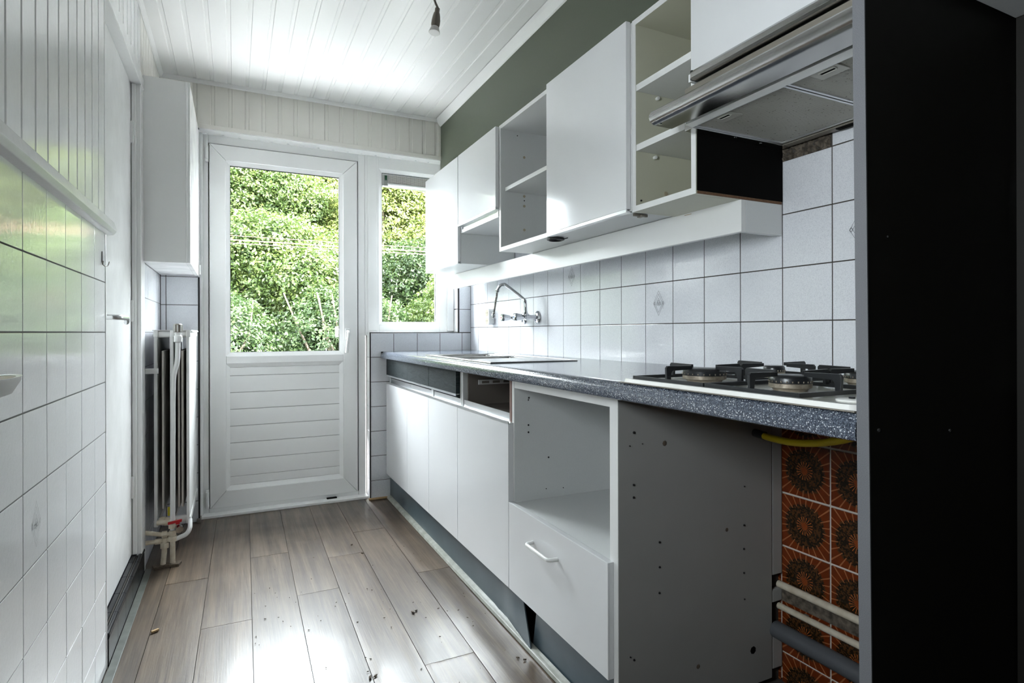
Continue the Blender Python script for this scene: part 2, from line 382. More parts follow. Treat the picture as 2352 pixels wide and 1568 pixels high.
# ------------------------------------------------------------------ FLOOR
fl = MB().box(XL-0.3, 1.60, BACK, 3.70, -0.14, -0.006).build('floor', M['grout'], org=(0.5, 1, -0.14))
tag(fl, 'grey brown wood-look plank floor of the narrow kitchen', 'floor', kind='structure')
SL = 0.0135                     # the planks run a hair out of square with the walls
lines = [-0.456, -0.296, -0.140, 0.0225, 0.184, 0.344, 0.503, 0.667, 0.829]
ends = [[2.0], [2.723], [2.262], [2.876], [2.386], [2.722], [3.008, 1.714], [2.384]]
def xlim(y): return XL+0.001
for i in range(len(lines)-1):
    js = sorted(ends[i]); j0 = js[0]
    while j0 > BACK: j0 -= 1.294; js.insert(0, j0)
    while js[-1] < 3.62: js.append(js[-1]+1.294)
    for a, b in zip(js[:-1], js[1:]):
        a2, b2 = max(a, BACK), min(b, 3.622)
        if b2-a2 < 0.01: continue
        x0, x1 = lines[i], lines[i+1]
        g = 0.0010
        def X(x, y, lo=XL+0.002, hi=0.862): return min(max(x+SL*y, lo), hi)
        # grid so the plank can cup a little at its edges and ends
        nu, nv = 8, 14
        us = [0, .03, .10, .3, .5, .7, .90, .97, 1]; vs_ = [a2+g, a2+.012, a2+.04, a2+.09]+[a2+.09+(b2-a2-.18)*k/7 for k in range(1, 7)]+[b2-.09, b2-.04, b2-.012, b2-g]
        if b2-a2 < 0.25: vs_ = [a2+g+(b2-a2-2*g)*k/13 for k in range(14)]
        rs = random.Random(i*17+int(a*10)); lift = rs.choice((.0002, .0004, .0008, .0014)); tl = rs.uniform(-.0006, .0006)
        V, Fc = [], []
        for y in vs_:
            for u in us:
                e = min(u, 1-u)*(x1-x0); ee = min(y-a2, b2-y)
                h = lift*(math.exp(-((e-.016)/.010)**2)*0.7+math.exp(-((ee-.02)/.013)**2)*(1.0 if 0.0 < e else .5)) + tl*(u-.5)
                V.append((X(x0+g+(x1-x0-2*g)*u, y), y, h))
        nx = len(us)
        for r in range(len(vs_)-1):
            for c_ in range(nx-1): Fc.append((r*nx+c_, r*nx+c_+1, (r+1)*nx+c_+1, (r+1)*nx+c_))
        # skirt down
        bd = [r*nx for r in range(len(vs_))] + [(len(vs_)-1)*nx+c_ for c_ in range(1, nx)] + [r*nx+nx-1 for r in range(len(vs_)-2, -1, -1)] + [c_ for c_ in range(nx-2, 0, -1)]
        n0 = len(V)
        for k in bd: V.append((V[k][0], V[k][1], -0.006))
        for k in range(len(bd)): Fc.append((bd[k], bd[(k+1) % len(bd)], n0+(k+1) % len(bd), n0+k))
        MB().add(V, Fc).build('plank', M['plank'], fl, smooth=True)

# ------------------------------------------------------------------ WALLS (base masonry with tiles and boards as pieces)
TT = 0.006
def tiles_x(parent, x, sgn, y0, y1, ystart, z0, z1, zstart, m, name='tile', gap=0.0031, tp=TP, skip=None):
    """tiles on a plane x = const whose face looks along sgn*x"""
    k0 = math.floor((y0-ystart)/tp); k = k0
    while ystart+k*tp < y1-1e-4:
        a, b = max(y0, ystart+k*tp), min(y1, ystart+(k+1)*tp)
        j = math.floor((z0-zstart)/tp)
        while zstart+j*tp < z1-1e-4:
            c, d = max(z0, zstart+j*tp), min(z1, zstart+(j+1)*tp)
            if b-a > 0.008 and d-c > 0.008 and not (skip and skip((a+b)/2, (c+d)/2)):
                jit = random.uniform(0, .0005)
                xa, xb = (x-TT, x+jit) if sgn > 0 else (x-jit, x+TT)
                o = box(name, xa, xb, a+gap/2, b-gap/2, c+gap/2, d-gap/2, m, parent, 0.0009)
                TILES.append((o, (a+b)/2, (c+d)/2))
            j += 1
        k += 1
def tiles_y(parent, y, x0, x1, xstart, z0, z1, zstart, m, gap=0.0031, tp=TP, skip=None):
    k = math.floor((x0-xstart)/tp)
    while xstart+k*tp < x1-1e-4:
        a, b = max(x0, xstart+k*tp), min(x1, xstart+(k+1)*tp)
        j = math.floor((z0-zstart)/tp)
        while zstart+j*tp < z1-1e-4:
            c, d = max(z0, zstart+j*tp), min(z1, zstart+(j+1)*tp)
            if b-a > 0.008 and d-c > 0.008 and not (skip and skip((a+b)/2, (c+d)/2)):
                jit = random.uniform(0, .0004)
                box('tile', a+gap/2, b-gap/2, y-jit, y+TT, c+gap/2, d-gap/2, m, parent, 0.0009)
            j += 1
        k += 1
TILES = []
def board(parent, plane, pos, a, b, c0, c1, m, gw=.011, dep=.004, jg=.0003):
    """a tongue-and-groove board: raised face with a shallow rebate on both long edges. plane 'x+' (face +x), 'y-' (face -y), 'z-' (face -z)"""
    prof = [(a+jg, .0105), (a+jg, dep), (a+gw-.003, dep), (a+gw, 0), (b-gw*.15-.003, 0), (b-gw*.15, dep), (b-jg, dep), (b-jg, .0105)]
    if plane == 'x+': MB().prism([(pos-d, u) for u, d in prof], 'z', c0, c1).build('board', m, parent)
    elif plane == 'y-': MB().prism([(u, pos+d) for u, d in prof], 'z', c0, c1).build('board', m, parent)
    else: MB().prism([(u, pos+d) for u, d in prof], 'y', c0, c1).build('board', m, parent)
DY0, DY1, DZ = 2.135, 2.835, 2.065        # inner door opening in the left wall

# left wall
SWY0, SWY1, SWZ0, SWZ1 = 0.12, 0.62, 1.12, 1.64       # opening for the added side window
mb = MB().box(XL-0.25, XL-0.0012, BACK-0.2, SWY0, -0.14, 1.34).box(XL-0.25, XL-0.012, BACK-0.2, SWY0, 1.34, CEIL)
mb.box(XL-0.25, XL-0.0012, SWY1, 2.118, -0.14, 1.34).box(XL-0.25, XL-0.012, SWY1, 2.118, 1.34, CEIL).box(XL-0.25, XL-0.0012, SWY0, SWY1, -0.14, SWZ0).box(XL-0.25, XL-0.012, SWY0, SWY1, SWZ1, CEIL)
mb.box(XL-0.25, XL-0.0012, 2.93, 3.70, -0.14, 1.6).box(XL-0.25, XL-0.012, 2.93, 3.70, 1.6, CEIL).box(XL-0.25, XL-0.012, 2.118, 2.93, 2.09, CEIL).box(XL-0.25, XL-0.08, 2.118, 2.93, -0.14, 2.09)
wl = mb.build('wall_left', M['grout_pale'], org=(XL-0.25, 1, 0)); tag(wl, 'long left wall, white tiles below the dado rail and white boards above', 'wall', kind='structure')
tiles_x(wl, XL, 1, 0.30, 2.118, 1.3601, 0.0, 1.338, ROWL, M['tile_left'], gap=0.0030, skip=lambda y, z: y < SWY1+.02 and z > SWZ0-.02)
tiles_x(wl, XL, 1, 2.945, D, D-TP*4-.025, 0.0, 1.50, ROWL, M['tile'])
def motif(tile, cx, cy_, cz, sgn, m, s=1.0, axis='x'):
    mb = MB(); w = 0.0011
    def loop(pts, w=w):
        k = len(pts)
        for i in range(k):
            (a, b), (c, d) = pts[i], pts[(i+1) % k]; L = math.hypot(c-a, d-b); nx, ny = -(d-b)/L*w/2, (c-a)/L*w/2
            q = [(a+nx, b+ny), (c+nx, d+ny), (c-nx, d-ny), (a-nx, b-ny)]
            mb.add([(cx+sgn*0.0004, cy_+u*s, cz+v*s) for u, v in q], [(0, 1, 2, 3)])
    loop([(0, .046), (.028, 0), (0, -.046), (-.028, 0)]); loop([(0, .034), (.020, 0), (0, -.034), (-.020, 0)])
    loop([(-.011, 0), (0, .019), (.011, 0)]); loop([(0, .012), (.0135, -.006), (-.0135, -.006)])
    loop([(.007*math.cos(t*.628), -.003+.007*math.sin(t*.628)) for t in range(10)], .0008)
    loop([(.004, .0), (-.004, -.006)], .0008); loop([(-.004, 0), (.004, -.006)], .0008)
    for (u, v) in ((.024, 0), (-.024, 0)): loop([(u-.004, v), (u, v+.006), (u+.004, v), (u, v-.006)], .0016)
    mb.build('printed_motif', m, tile)
def nearest(y, z, x):
    return min(TILES, key=lambda q: (q[1]-y)**2+(q[2]-z)**2+(0 if abs(WL[q[0].name].x-x) < .05 else 9))
t_, ty, tz = nearest(1.44, 0.651, XL); motif(t_, XL+.0006, ty, tz, 1, M['print_pale'])
# boards above the rail and above the inner door
BP = 0.0838
k = -5
while 1.273+k*BP < D:
    a, b = 1.273+k*BP, 1.273+(k+1)*BP; k += 1
    if b <= 2.126: a2, b2, z0 = a, b, 1.345
    elif a < 2.126: board(wl, 'x+', XL, a, 2.124, 1.345, CEIL-.004, M['paint'], .006, .003, .0006); a2, b2, z0 = 2.126, b, 2.10
    else: a2, b2, z0 = a, min(b, D-.001), 2.10
    if b2-a2 > .01: board(wl, 'x+', XL, a2, b2, z0, CEIL-.004, M['paint'] if b2 < 2.9 else M['cream'], .006, .003, .0006)
box('corner_strip', XL-0.06, XL+0.002, 2.116, 2.128, 0, 1.345, M['paint'], wl, 0.002)

# inner door (left)
d1 = thing('door_1', (XL-.04, 2.48, 0.1), 'flat white inner door with lever handle in the tiled left wall', 'door', kind='structure')
box('leaf', XL-.075, XL-.030, DY0, DY1, 0.112, DZ, M['paint'], d1, 0.002)
box('jamb', XL-.075, XL+.004, DY1+.002, 2.945, 0.0, DZ+.055, M['paint'], d1, 0.004)
box('jamb', XL-.070, XL-.002, 2.129, DY0-.001, 0.0, DZ, M['paint'], d1, 0.002)
box('head_casing', XL-.075, XL+.006, 2.130, 2.945, DZ+.002, DZ+.055, M['paint'], d1, 0.004)
box('stop_bead', XL-.028, XL-.012, DY1-.012, DY1+.002, 0.11, DZ, M['paint'], d1, 0.003)
for z in (1.86, 1.12, 0.39):
    h = box('hinge', XL-.031, XL-.020, DY1-.022, DY1+.004, z-.045, z+.045, M['paint'], d1, 0.002)
    for q in (-1, 0, 1): MB().cyl((XL-.018, DY1-.006, z+q*.030-.012), (XL-.018, DY1-.006, z+q*.030+.012), .0065, 10).build('knuckle', M['paint'], h, smooth=True)
mb = MB().tube(roundpath([(XL-.030, 2.205, 1.080), (XL+.022, 2.205, 1.080), (XL+.030, 2.30, 1.080), (XL+.022, 2.345, 1.066)], .018), [.010]*3+[.009]*9+[.0075]*4 if False else .0085, 10)
mb.build('lever', M['alu'], d1, smooth=True)
box('lock_plate', XL-.030, XL-.024, 2.18, 2.225, 1.00, 1.13, M['paint'], d1, 0.002)
# dado rail
tr = MB().prism([(XL-.001, 1.330), (XL+.018, 1.334), (XL+.026, 1.345), (XL+.020, 1.372), (XL-.001, 1.376)], 'y', 0.86, 2.148).build('trim_1', M['paint'], bev=.002)
tag(tr, 'white painted dado rail between left wall tiles and boards', 'trim', kind='structure')
# black tiled step under the inner door
bb = thing('baseboard_left', (XL, 2.5, 0), 'black glazed tile step under the white inner door', 'baseboard', kind='structure')
bx = MB().box(XL-.078, XL-.004, 2.13, 2.905, 0, 0.100).build('core', M['grout'], bb)
for a, b in ((2.132, 2.283), (2.285, 2.436), (2.438, 2.589), (2.591, 2.742), (2.744, 2.903)):
    box('tile', XL-.003, XL+.005, a, b, 0.002, 0.086, M['blacktile'], bb, .001)
    MB().tube([(XL-.002, a, .097), (XL-.002, b, .097)], .0095, 12).build('bullnose', M['blacktile'], bb, smooth=True)
    box('tile', XL-.076, XL-.014, a, b, 0.100, 0.107, M['blacktile'], bb, .001)

# far wall
mb = MB().box(XL-.25, OPL-.006, D+.0012, W+.10, -.14, OPT).box(XL-.25, 1.60, D+.011, W+.10, OPT+.004, CEIL)
mb.box(OPR+.006, 1.60, D+.0012, W+.10, -.14, OPT).box(0.752, OPR+.006, D+.0012, W+.10, -.14, 1.020)
wf = mb.build('wall_far', M['grout'], org=(0.5, D, 0)); tag(wf, 'far wall with the garden door opening, tiled low wall and cream boards', 'wall', kind='structure')
XF0 = 0.8936
tiles_y(wf, D, 0.750, XR, XF0, 0.0, ROWF-.003, ROWF, M['tile'], skip=lambda x, z: x > 0.90 and z < 0.84)
tiles_y(wf, D, OPR+.003, XR, XF0-.02, ROWF, 1.50, ROWF, M['tile'])
tiles_y(wf, D, XL+.001, OPL-.003, OPL-.003-TP, 0.0, 1.50, ROWF, M['tile'])
# reveal tiles
for j in range(7):
    z0, z1 = max(0.0, ROWF-TP*(j+1)), ROWF-TP*j
    box('tile', 0.7465, 0.752, D+.004, W, z0+.001, z1-.001, M['tile_left'], wf, .0008)
for j in range(8):
    z0, z1 = ROWF+TP*j, min(ROWF+TP*(j+1), OPT)
    if z1-z0 > .01: box('tile', OPR-.001, OPR+.006, D+.004, W, z0+.004, z1-.001, M['tile_left'], wf, .0008)
for j in range(15):
    z0, z1 = TP*j, min(TP*(j+1), OPT)
    if z1-z0 > .01: box('tile', OPL-.006, OPL, D+.004, W, z0+.001, z1-.001, M['tile_left'], wf, .0008)
# black plastic edge strips
for a in ((0.7445, 0.7505, D-.002, D+.004, 0, ROWF-.003), (0.7445, OPR+.004, D-.002, D+.004, ROWF-.003, ROWF+.002), (OPR-.001, OPR+.005, D-.002, D+.004, ROWF+.002, OPT), (OPL-.005, OPL+.002, D-.002, D+.004, 0, OPT)):
    box('edge_strip', *a, M['seal'], wf)
# header boards
k = -2
HP = 0.0857
while -0.2+k*HP < XG+.05:
    a, b = max(-0.2+k*HP, XL+.001), min(-0.2+(k+1)*HP, 1.40); k += 1
    if b-a > .03: board(wf, 'y-', D, a, b, OPT+.022, CEIL-.004, M['cream'], .018, .0045)
box('bottom_lip', XL+.001, XG+.1, D-.004, D+.012, OPT, OPT+.024, M['cream'], wf, 0.002)
box('soffit', OPL, OPR+.005, D-.002, W+.01, OPT-.004, OPT+.003, M['paint'], wf)
for k in range(18):
    x = -0.15+k*HP
    if x < OPR: MB().prism([(x, D+.060), (x+.010, D+.060), (x+.005, D+.072)], 'z', OPT-.0075, OPT-.002).build('soffit_nick', M['paint'], wf)
# ceiling
ce = MB().box(XL-.25, 1.65, BACK-.2, W+.1, CEIL+.004, CEIL+.25).build('ceiling', M['ceil'], org=(.5, 1, CEIL)); tag(ce, 'white boarded ceiling', 'ceiling', kind='structure')
k = -2
while -0.2+k*HP < XG:
    a, b = max(-0.2+k*HP, XL+.001), min(-0.2+(k+1)*HP, XG-.001); k += 1
    if b-a > .03: board(ce, 'z-', CEIL-.006, a, b, BACK, D-.001, M['ceil'], .016, .0045)
for i, (poly, ax, a0, a1, lab) in enumerate([
    ([(D-.016, CEIL-.006), (D-.001, CEIL-.006), (D-.001, CEIL-.026), (D-.008, CEIL-.022)], 'x', XL, XG, 'thin white cove strip where ceiling meets the far header boards'),
    ([(XG-.034, CEIL-.006), (XG-.001, CEIL-.006), (XG-.001, CEIL-.050), (XG-.008, CEIL-.046), (XG-.026, CEIL-.020)], 'y', BACK, D-.001, 'white cove strip between ceiling boards and green painted wall'),
    ([(XL+.018, CEIL-.006), (XL+.001, CEIL-.006), (XL+.001, CEIL-.026), (XL+.008, CEIL-.022)], 'y', BACK, D-.001, 'white cove strip between ceiling and left wall boards')]):
    o = MB().prism(poly, ax, a0, a1).build('trim_%d' % (i+2), M['ceil'], bev=.001); tag(o, lab, 'trim', kind='structure')

# right wall
wr = MB().box(1.469, 1.70, BACK-3.2, W+.1, -.14, CEIL+2.2).box(XR+.0012, 1.469, 1.196, W+.1, -.14, CEIL).box(XR+.0012, 1.469, BACK, 1.196, 0.868, CEIL).build('wall_right', M['grout'], org=(1.5, 1, 0))  # unseen extra length and height added to block the sun
tag(wr, 'tiled right wall behind the worktop with old orange tiles low down', 'wall', kind='structure')
tiles_x(wr, XR, -1, 0.53, D-.001, 0.9882, 0.905, 1.666, ROWR, M['tile'], skip=lambda y, z: (z > 1.515 and .99 < y < 1.3))
t_, ty, tz = nearest(2.281, 1.286, XR); motif(t_, XR-.0006, ty, tz, -1, M['print'])
t_, ty, tz = nearest(1.675, 1.133, XR); motif(t_, XR-.0006, ty, tz, -1, M['print'])
t_, ty, tz = nearest(0.931, 1.289, XR); motif(t_, XR-.0006, ty, tz, -1, M['print'])
rg = random.Random(3); V = []; Fc = []
ny, nz_ = 26, 8
for i in range(ny+1):
    for j in range(nz_+1):
        V.append((XR+.003-rg.uniform(0, .009), 0.992+.148*i/ny, 1.513+.05*j/nz_))
for i in range(ny):
    for j in range(nz_): Fc.append((i*(nz_+1)+j, (i+1)*(nz_+1)+j, (i+1)*(nz_+1)+j+1, i*(nz_+1)+j+1))
MB().add(V, Fc).build('broken_mortar', M['mortar'], wr)
# old orange tiles
OPI = 0.157
box('tile_bed', 1.463, 1.470, .30, 1.196, 0, .868, M['whitegrout'], wr)
for k in range(-4, 2):
    for j in range(-4, 3):
        a, b = 1.03+.1555*k, 1.03+.1555*(k+1); c, d = .553+OPI*j, .553+OPI*(j+1)
        if c < -.08 or a < .35: continue
        c2 = max(c, .0); d2 = min(d, .867)
        # a full tile mesh so the printed pattern stays centred; low ones run down behind the floor
        box('old_tile', 1.4585, 1.464, a+.0031, b-.0031, c+.0031, d-.0031, M['orange'], wr, .0008) if d <= .868+.01 else MB().box(1.4585, 1.464, a+.0031, b-.0031, c+.0031, .867).build('old_tile', M['orange'], wr, org=(1.461, (a+b)/2, (c+d)/2))
wn = MB().box(1.207, 1.469, BACK, .4985, -.14, CEIL).build('wall_right_near', M['plaster'], org=(1.3, -.5, 0)); tag(wn, 'plain wall beside the fridge housing next to the viewpoint', 'wall', kind='structure')
# upper green wall
gw = MB().box(XG, XR+.06, 0.526, D+.003, 1.966, CEIL+.1).build('wall_right_upper', M['green'], org=(1.3, 2, 1.97))
tag(gw, 'dark sage green painted upper wall above the wall cabinets', 'wall', kind='structure')
# back wall, and a side window added to brighten the near room
wb = MB().box(XL-.25, 1.70, BACK-.12, BACK, -.14, CEIL).build('wall_back', M['plaster'], org=(.5, BACK, 0))
tag(wb, 'plain plastered wall behind the viewpoint', 'wall', kind='structure')
w2 = thing('window_added', (XL-.1, .37, SWZ0), 'added white side window in the left wall, brightening the room near the viewpoint', 'window', kind='structure')
mb = MB()
for y0, y1, z0, z1 in ((SWY0, SWY0+.05, SWZ0, SWZ1), (SWY1-.05, SWY1, SWZ0, SWZ1), (SWY0+.05, SWY1-.05, SWZ0, SWZ0+.05), (SWY0+.05, SWY1-.05, SWZ1-.05, SWZ1)): mb.box(XL-.14, XL-.08, y0, y1, z0, z1)
mb.build('frame', M['pvc'], w2, bev=.003)
box('pane', XL-.115, XL-.111, SWY0+.05, SWY1-.05, SWZ0+.05, SWZ1-.05, M['glass'], w2)

# ------------------------------------------------------------------ GARDEN DOOR and WINDOW
d2 = thing('door_2', (0.28, W, 0), 'white upvc garden door with one glass pane over a slatted panel', 'door', kind='structure')
GX0, GX1, GZ0, GZ1 = -0.024, 0.579, 0.916, 1.982
PX0, PX1, PZ0, PZ1 = -0.026, 0.578, 0.157, 0.830
LX0, LX1, LZ0, LZ1 = -0.128, 0.686, 0.040, 2.090
Yl_ = W-.012
mb = MB().box(OPL-.005, LX0-.006, W, W+.07, -.02, OPT).box(LX1+.008, 0.7355, W, W+.07, -.02, OPT).box(LX0-.006, LX1+.008, W, W+.07, LZ1+.006, OPT)
mb.box(LX0-.006, LX1+.008, W+.004, W+.07, -.02, 0.038)
mb.box(LX0-.02, LX0+.015, Yl_+.0602, W+.07, .02, LZ1+.02).box(LX1-.015, LX1+.02, Yl_+.0602, W+.07, .02, LZ1+.02).box(LX0, LX1, Yl_+.0602, W+.07, LZ1-.015, LZ1+.02).box(LX0, LX1, Yl_+.0602, W+.07, .002, LZ0+.015)
mb.build('frame', M['pvc'], d2, bev=.003)
box('architrave', OPL+.001, OPL+.016, W-.030, W, 0.0, OPT-.005, M['pvc'], d2, .003)
box('threshold', OPL+.001, 0.744, D+.030, W+.06, 0.0, 0.016, M['pvc'], d2, .004)
# leaf: stiles and rails, mitred ends read as thin seams
Yl = W-.012
def frame_piece(poly, name='stile'): MB().prism(poly, 'y', Yl, Yl+.06).build(name, M['pvc'], d2, bev=.0035)
s = .0006
frame_piece([(LX0, LZ0), (GX0-.022, PZ0-.022), (GX0-.022, GZ1+.022), (LX0, LZ1)])
frame_piece([(LX1, LZ0), (LX1, LZ1), (GX1+.022, GZ1+.022), (GX1+.022, PZ0-.022)])
frame_piece([(LX0+s, LZ1), (LX1-s, LZ1), (GX1+.022-s, GZ1+.0226), (GX0-.022+s, GZ1+.0226)], 'top_rail')
frame_piece([(LX0+s, LZ0), (GX0-.022+s, PZ0-.0226), (GX1+.022-s, PZ0-.0226), (LX1-s, LZ0)], 'bottom_rail')
box('middle_rail', GX0-.0214, GX1+.0214, Yl+.002, Yl+.06, PZ1+.022, GZ0-.022, M['pvc'], d2, .003)
def bead(x0, x1, z0, z1, y, parent, m=M['pvc']):
    w_ = .022
    for poly in ([(x0-w_, z0-w_), (x0, z0), (x0, z1), (x0-w_, z1+w_)], [(x1+w_, z0-w_), (x1+w_, z1+w_), (x1, z1), (x1, z0)], [(x0-w_, z1+w_), (x0, z1), (x1, z1), (x1+w_, z1+w_)], [(x0-w_, z0-w_), (x1+w_, z0-w_), (x1, z0), (x0, z0)]):
        # sloped bead: outer edge proud, inner edge deep
        cx, cz = (x0+x1)/2, (z0+z1)/2; vs = []
        for (x, z) in poly:
            inn = (x0-1e-6 <= x <= x1+1e-6) and (z0-1e-6 <= z <= z1+1e-6)
            vs.append((x, y+.014 if inn else y, z))
        n = len(vs); vs += [(a, y+.035, c) for a, b, c in vs]
        MB().add(vs, [(0, 1, 2, 3), (7, 6, 5, 4)]+[(i, (i+1) % 4, (i+1) % 4+4, i+4) for i in range(4)]).build('glazing_bead', m, parent)
bead(GX0, GX1, GZ0, GZ1, Yl+.004, d2); bead(PX0, PX1, PZ0, PZ1, Yl+.004, d2)
for a in ((GX0-.001, GX1+.001, GZ1-.004, GZ1+.001), (GX0-.001, GX0+.002, GZ0, GZ1), (GX1-.002, GX1+.001, GZ0, GZ1), (GX0, GX1, GZ0-.001, GZ0+.0015)):
    box('gasket', a[0], a[1], Yl+.020, Yl+.026, a[2], a[3], M['seal'], d2)
box('pane', GX0-.005, GX1+.005, Yl+.027, Yl+.031, GZ0-.005, GZ1+.005, M['glass'], d2)
ze = [PZ1, .782, .686, .590, .494, .398, .302, .206, PZ0]
box('slat_backing', PX0-.02, PX1+.02, Yl+.046, Yl+.055, PZ0-.02, PZ1+.02, M['pvc'], d2)
for a, b in zip(ze[1:], ze[:-1]): box('slat', PX0-.004, PX1+.004, Yl+.018, Yl+.045, a+.0009, b-.0009, M['pvc'], d2, .0028)
# hinges
for z0, z1 in ((1.985, 2.075), (0.045, 0.150)):
    h = box('hinge', LX0-.020, LX0-.004, W-.020, W+.002, z0, z1, M['pvc'], d2, .003)
    MB().cyl((LX0-.012, W-.020, z0+.015), (LX0-.012, W-.020, z1-.012), .009, 12).build('barrel', M['pvc'], h, smooth=True)
# handle
hb = box('handle_rose', .612, .640, Yl-.010, Yl, .985, 1.055, M['pvc'], d2, .005)
MB().tube(roundpath([(.626, Yl-.005, 1.035), (.626, Yl-.050, 1.032), (.622, Yl-.054, .985), (.612, Yl-.050, .905)], .016), .0095, 12).build('lever', M['whiteplastic'], hb, smooth=True)
MB().cyl((.632, Yl-.013, 1.006), (.632, Yl-.010, 1.006), .007, 12).build('keyhole', M['chrome'], hb, smooth=True)
box('outer_handle', GX1-.016, GX1-.002, Yl+.040, Yl+.075, 1.00, 1.065, M['whiteplastic'], d2, .004)
MB().box(.50, .56, D+.070, D+.095, .016, .021).build('dirt_patch', M['dirt_shade'], d2, bev=.002)

w1 = thing('window_1', (1.0, W, 1.03), 'narrow white fixed window beside the garden door with a vent on top', 'window', kind='structure')
WX0, WX1, WZ0, WZ1 = 0.845, 1.199, 1.096, 2.045
mb = MB().box(0.7355, WX0-.022, W-.004, W+.07, 1.010, OPT).box(WX1+.022, OPR+.005, W-.004, W+.07, 1.010, OPT).box(WX0-.022, WX1+.022, W-.004, W+.07, WZ1+.022, OPT).box(WX0-.022, WX1+.022, W-.004, W+.07, 1.010, WZ0-.022)
mb.build('frame', M['pvc'], w1, bev=.002)
box('cover_strip', 0.752, 0.806, W-.009, W-.004, 1.04, OPT-.006, M['pvc'], w1, .002)
box('cover_strip', WX1+.075, OPR-.003, W-.020, W-.004, 1.035, OPT-.006, M['pvc'], w1, .004)
bead(WX0, WX1, WZ0, WZ1, W-.002, w1)
for a in ((WX0-.001, WX1+.001, WZ1-.003, WZ1+.001), (WX0-.001, WX0+.002, WZ0, WZ1), (WX1-.002, WX1+.001, WZ0, WZ1)):
    box('gasket', a[0], a[1], W+.014, W+.018, a[2], a[3], M['seal'], w1)
box('pane', WX0-.005, WX1+.005, W+.020, W+.024, WZ0-.005, 1.966, M['glass'], w1)
box('sill', 0.745, OPR-.001, D-.001, W-.001, 1.021, 1.030, M['pvc'], w1, .002)
vb = box('vent', WX0+.002, WX1-.002, W+.004, W+.045, 1.962, 2.040, M['alu'], w1, .003)
box('vent_grille', WX0+.040, WX1-.006, W+.001, W+.005, 1.984, 2.034, M['vent'], vb)
MB().tube([(WX0+.036, W+.002, 1.974), (WX1-.004, W+.002, 1.974)], .008, 10).build('vent_slide', M['whiteplastic'], vb, smooth=True)
box('vent_catch', WX0+.018, WX0+.030, W-.001, W+.005, 2.000, 2.028, M['greenplastic'], vb)

# ------------------------------------------------------------------ cupboard over the radiator
cb = thing('boiler_cupboard', (-.266, 3.2, 1.34), 'white boxed-in cupboard hanging above the radiator by the garden door', 'cupboard')
mb = MB().box(XL+.002, OPL-.001, 2.900, 2.918, 1.336, 2.135).box(OPL-.019, OPL-.001, 2.918, D-.003, 1.336, 2.135).box(XL+.002, OPL-.019, 2.918, D-.003, 1.336, 1.350).box(XL+.002, OPL-.019, 2.918, D-.003, 2.120, 2.135)
mb.build('casing', M['paint'], cb, bev=.002)
MB().tube([(OPL-.014, 2.898, 1.340), (OPL-.014, 2.898, 2.131)], .005, 8).build('edge_bead', M['paint'], cb, smooth=True)
box('corner_bead', OPL-.003, OPL+.003, D-.014, D-.004, 1.33, 2.13, M['paint'], cb, .001)
MB().cyl((OPL+.002, D-.014, 1.345), (OPL+.002, D-.014, 1.395), .007, 10).build('hinge', M['whiteplastic'], cb, smooth=True)

# ------------------------------------------------------------------ RADIATOR
ra = thing('radiator', (-.262, 3.2, 0.10), 'white triple panel radiator standing on edge in the tiled niche with valves', 'radiator')
RY0, RY1, RZ0, RZ1 = 2.985, 3.515, 0.165, 1.043
def radpanel(x, sgn, ribbed):
    # panel with shallow vertical ribs: profile in (x,y) extruded in z
    pts = []; n = 26
    pts.append((x-.007*sgn, RY0)); pts.append((x+.004*sgn, RY0)); pts.append((x+.006*sgn, RY0+.008))
    for i in range(n):
        y = RY0+.02+(RY1-RY0-.04)*i/(n-1); pts.append((x+(.006 if i % 2 else .0045)*sgn, y))
    pts += [(x+.006*sgn, RY1-.008), (x-.007*sgn, RY1)]
    o = MB().prism(pts, 'z', RZ0+.015, RZ1-.012).build('panel', M['rad'], ra)
    box('panel_header', x-.009, x+.009, RY0-.002, RY1, RZ1-.034, RZ1-.003, M['rad'], ra, .005)
    box('panel_header', x-.009, x+.009, RY0-.002, RY1, RZ0-.002, RZ0+.030, M['rad'], ra, .005)
for x in (-.318, -.256, -.192): radpanel(x, 1, True)
for x in (-.292, -.230, -.216): box('convector', x-.004, x+.004, RY0+.012, RY1-.02, RZ0+.075, RZ1-.095, M['radold'], ra, .001)
for x0, x1 in ((-.312, -.262), (-.250, -.198)):
    for z in (RZ1-.020, RZ0+.018):
        MB().cyl((x0, RY0+.022, z), (x1, RY0+.022, z), .016, 14).build('connector', M['rad'], ra, smooth=True)
for x in (-.318, -.256, -.192):
    pass
MB().box(-.182, -.176, RY0+.02, RY0+.5, RZ1-.010, RZ1-.006).box(-.33, -.18, RY0-.004, RY0+.5, RZ1-.004, RZ1-.001).build('top_cover', M['rad'], ra)
# bracket to wall
br = box('wall_bracket', XL+.001, -.305, 2.965, 2.975, .848, .872, M['rad'], ra, .003)
MB().cyl((-.316, 2.965, .860), (-.316, 2.960, .860), .007, 12).build('screw', M['rad'], br, smooth=True)
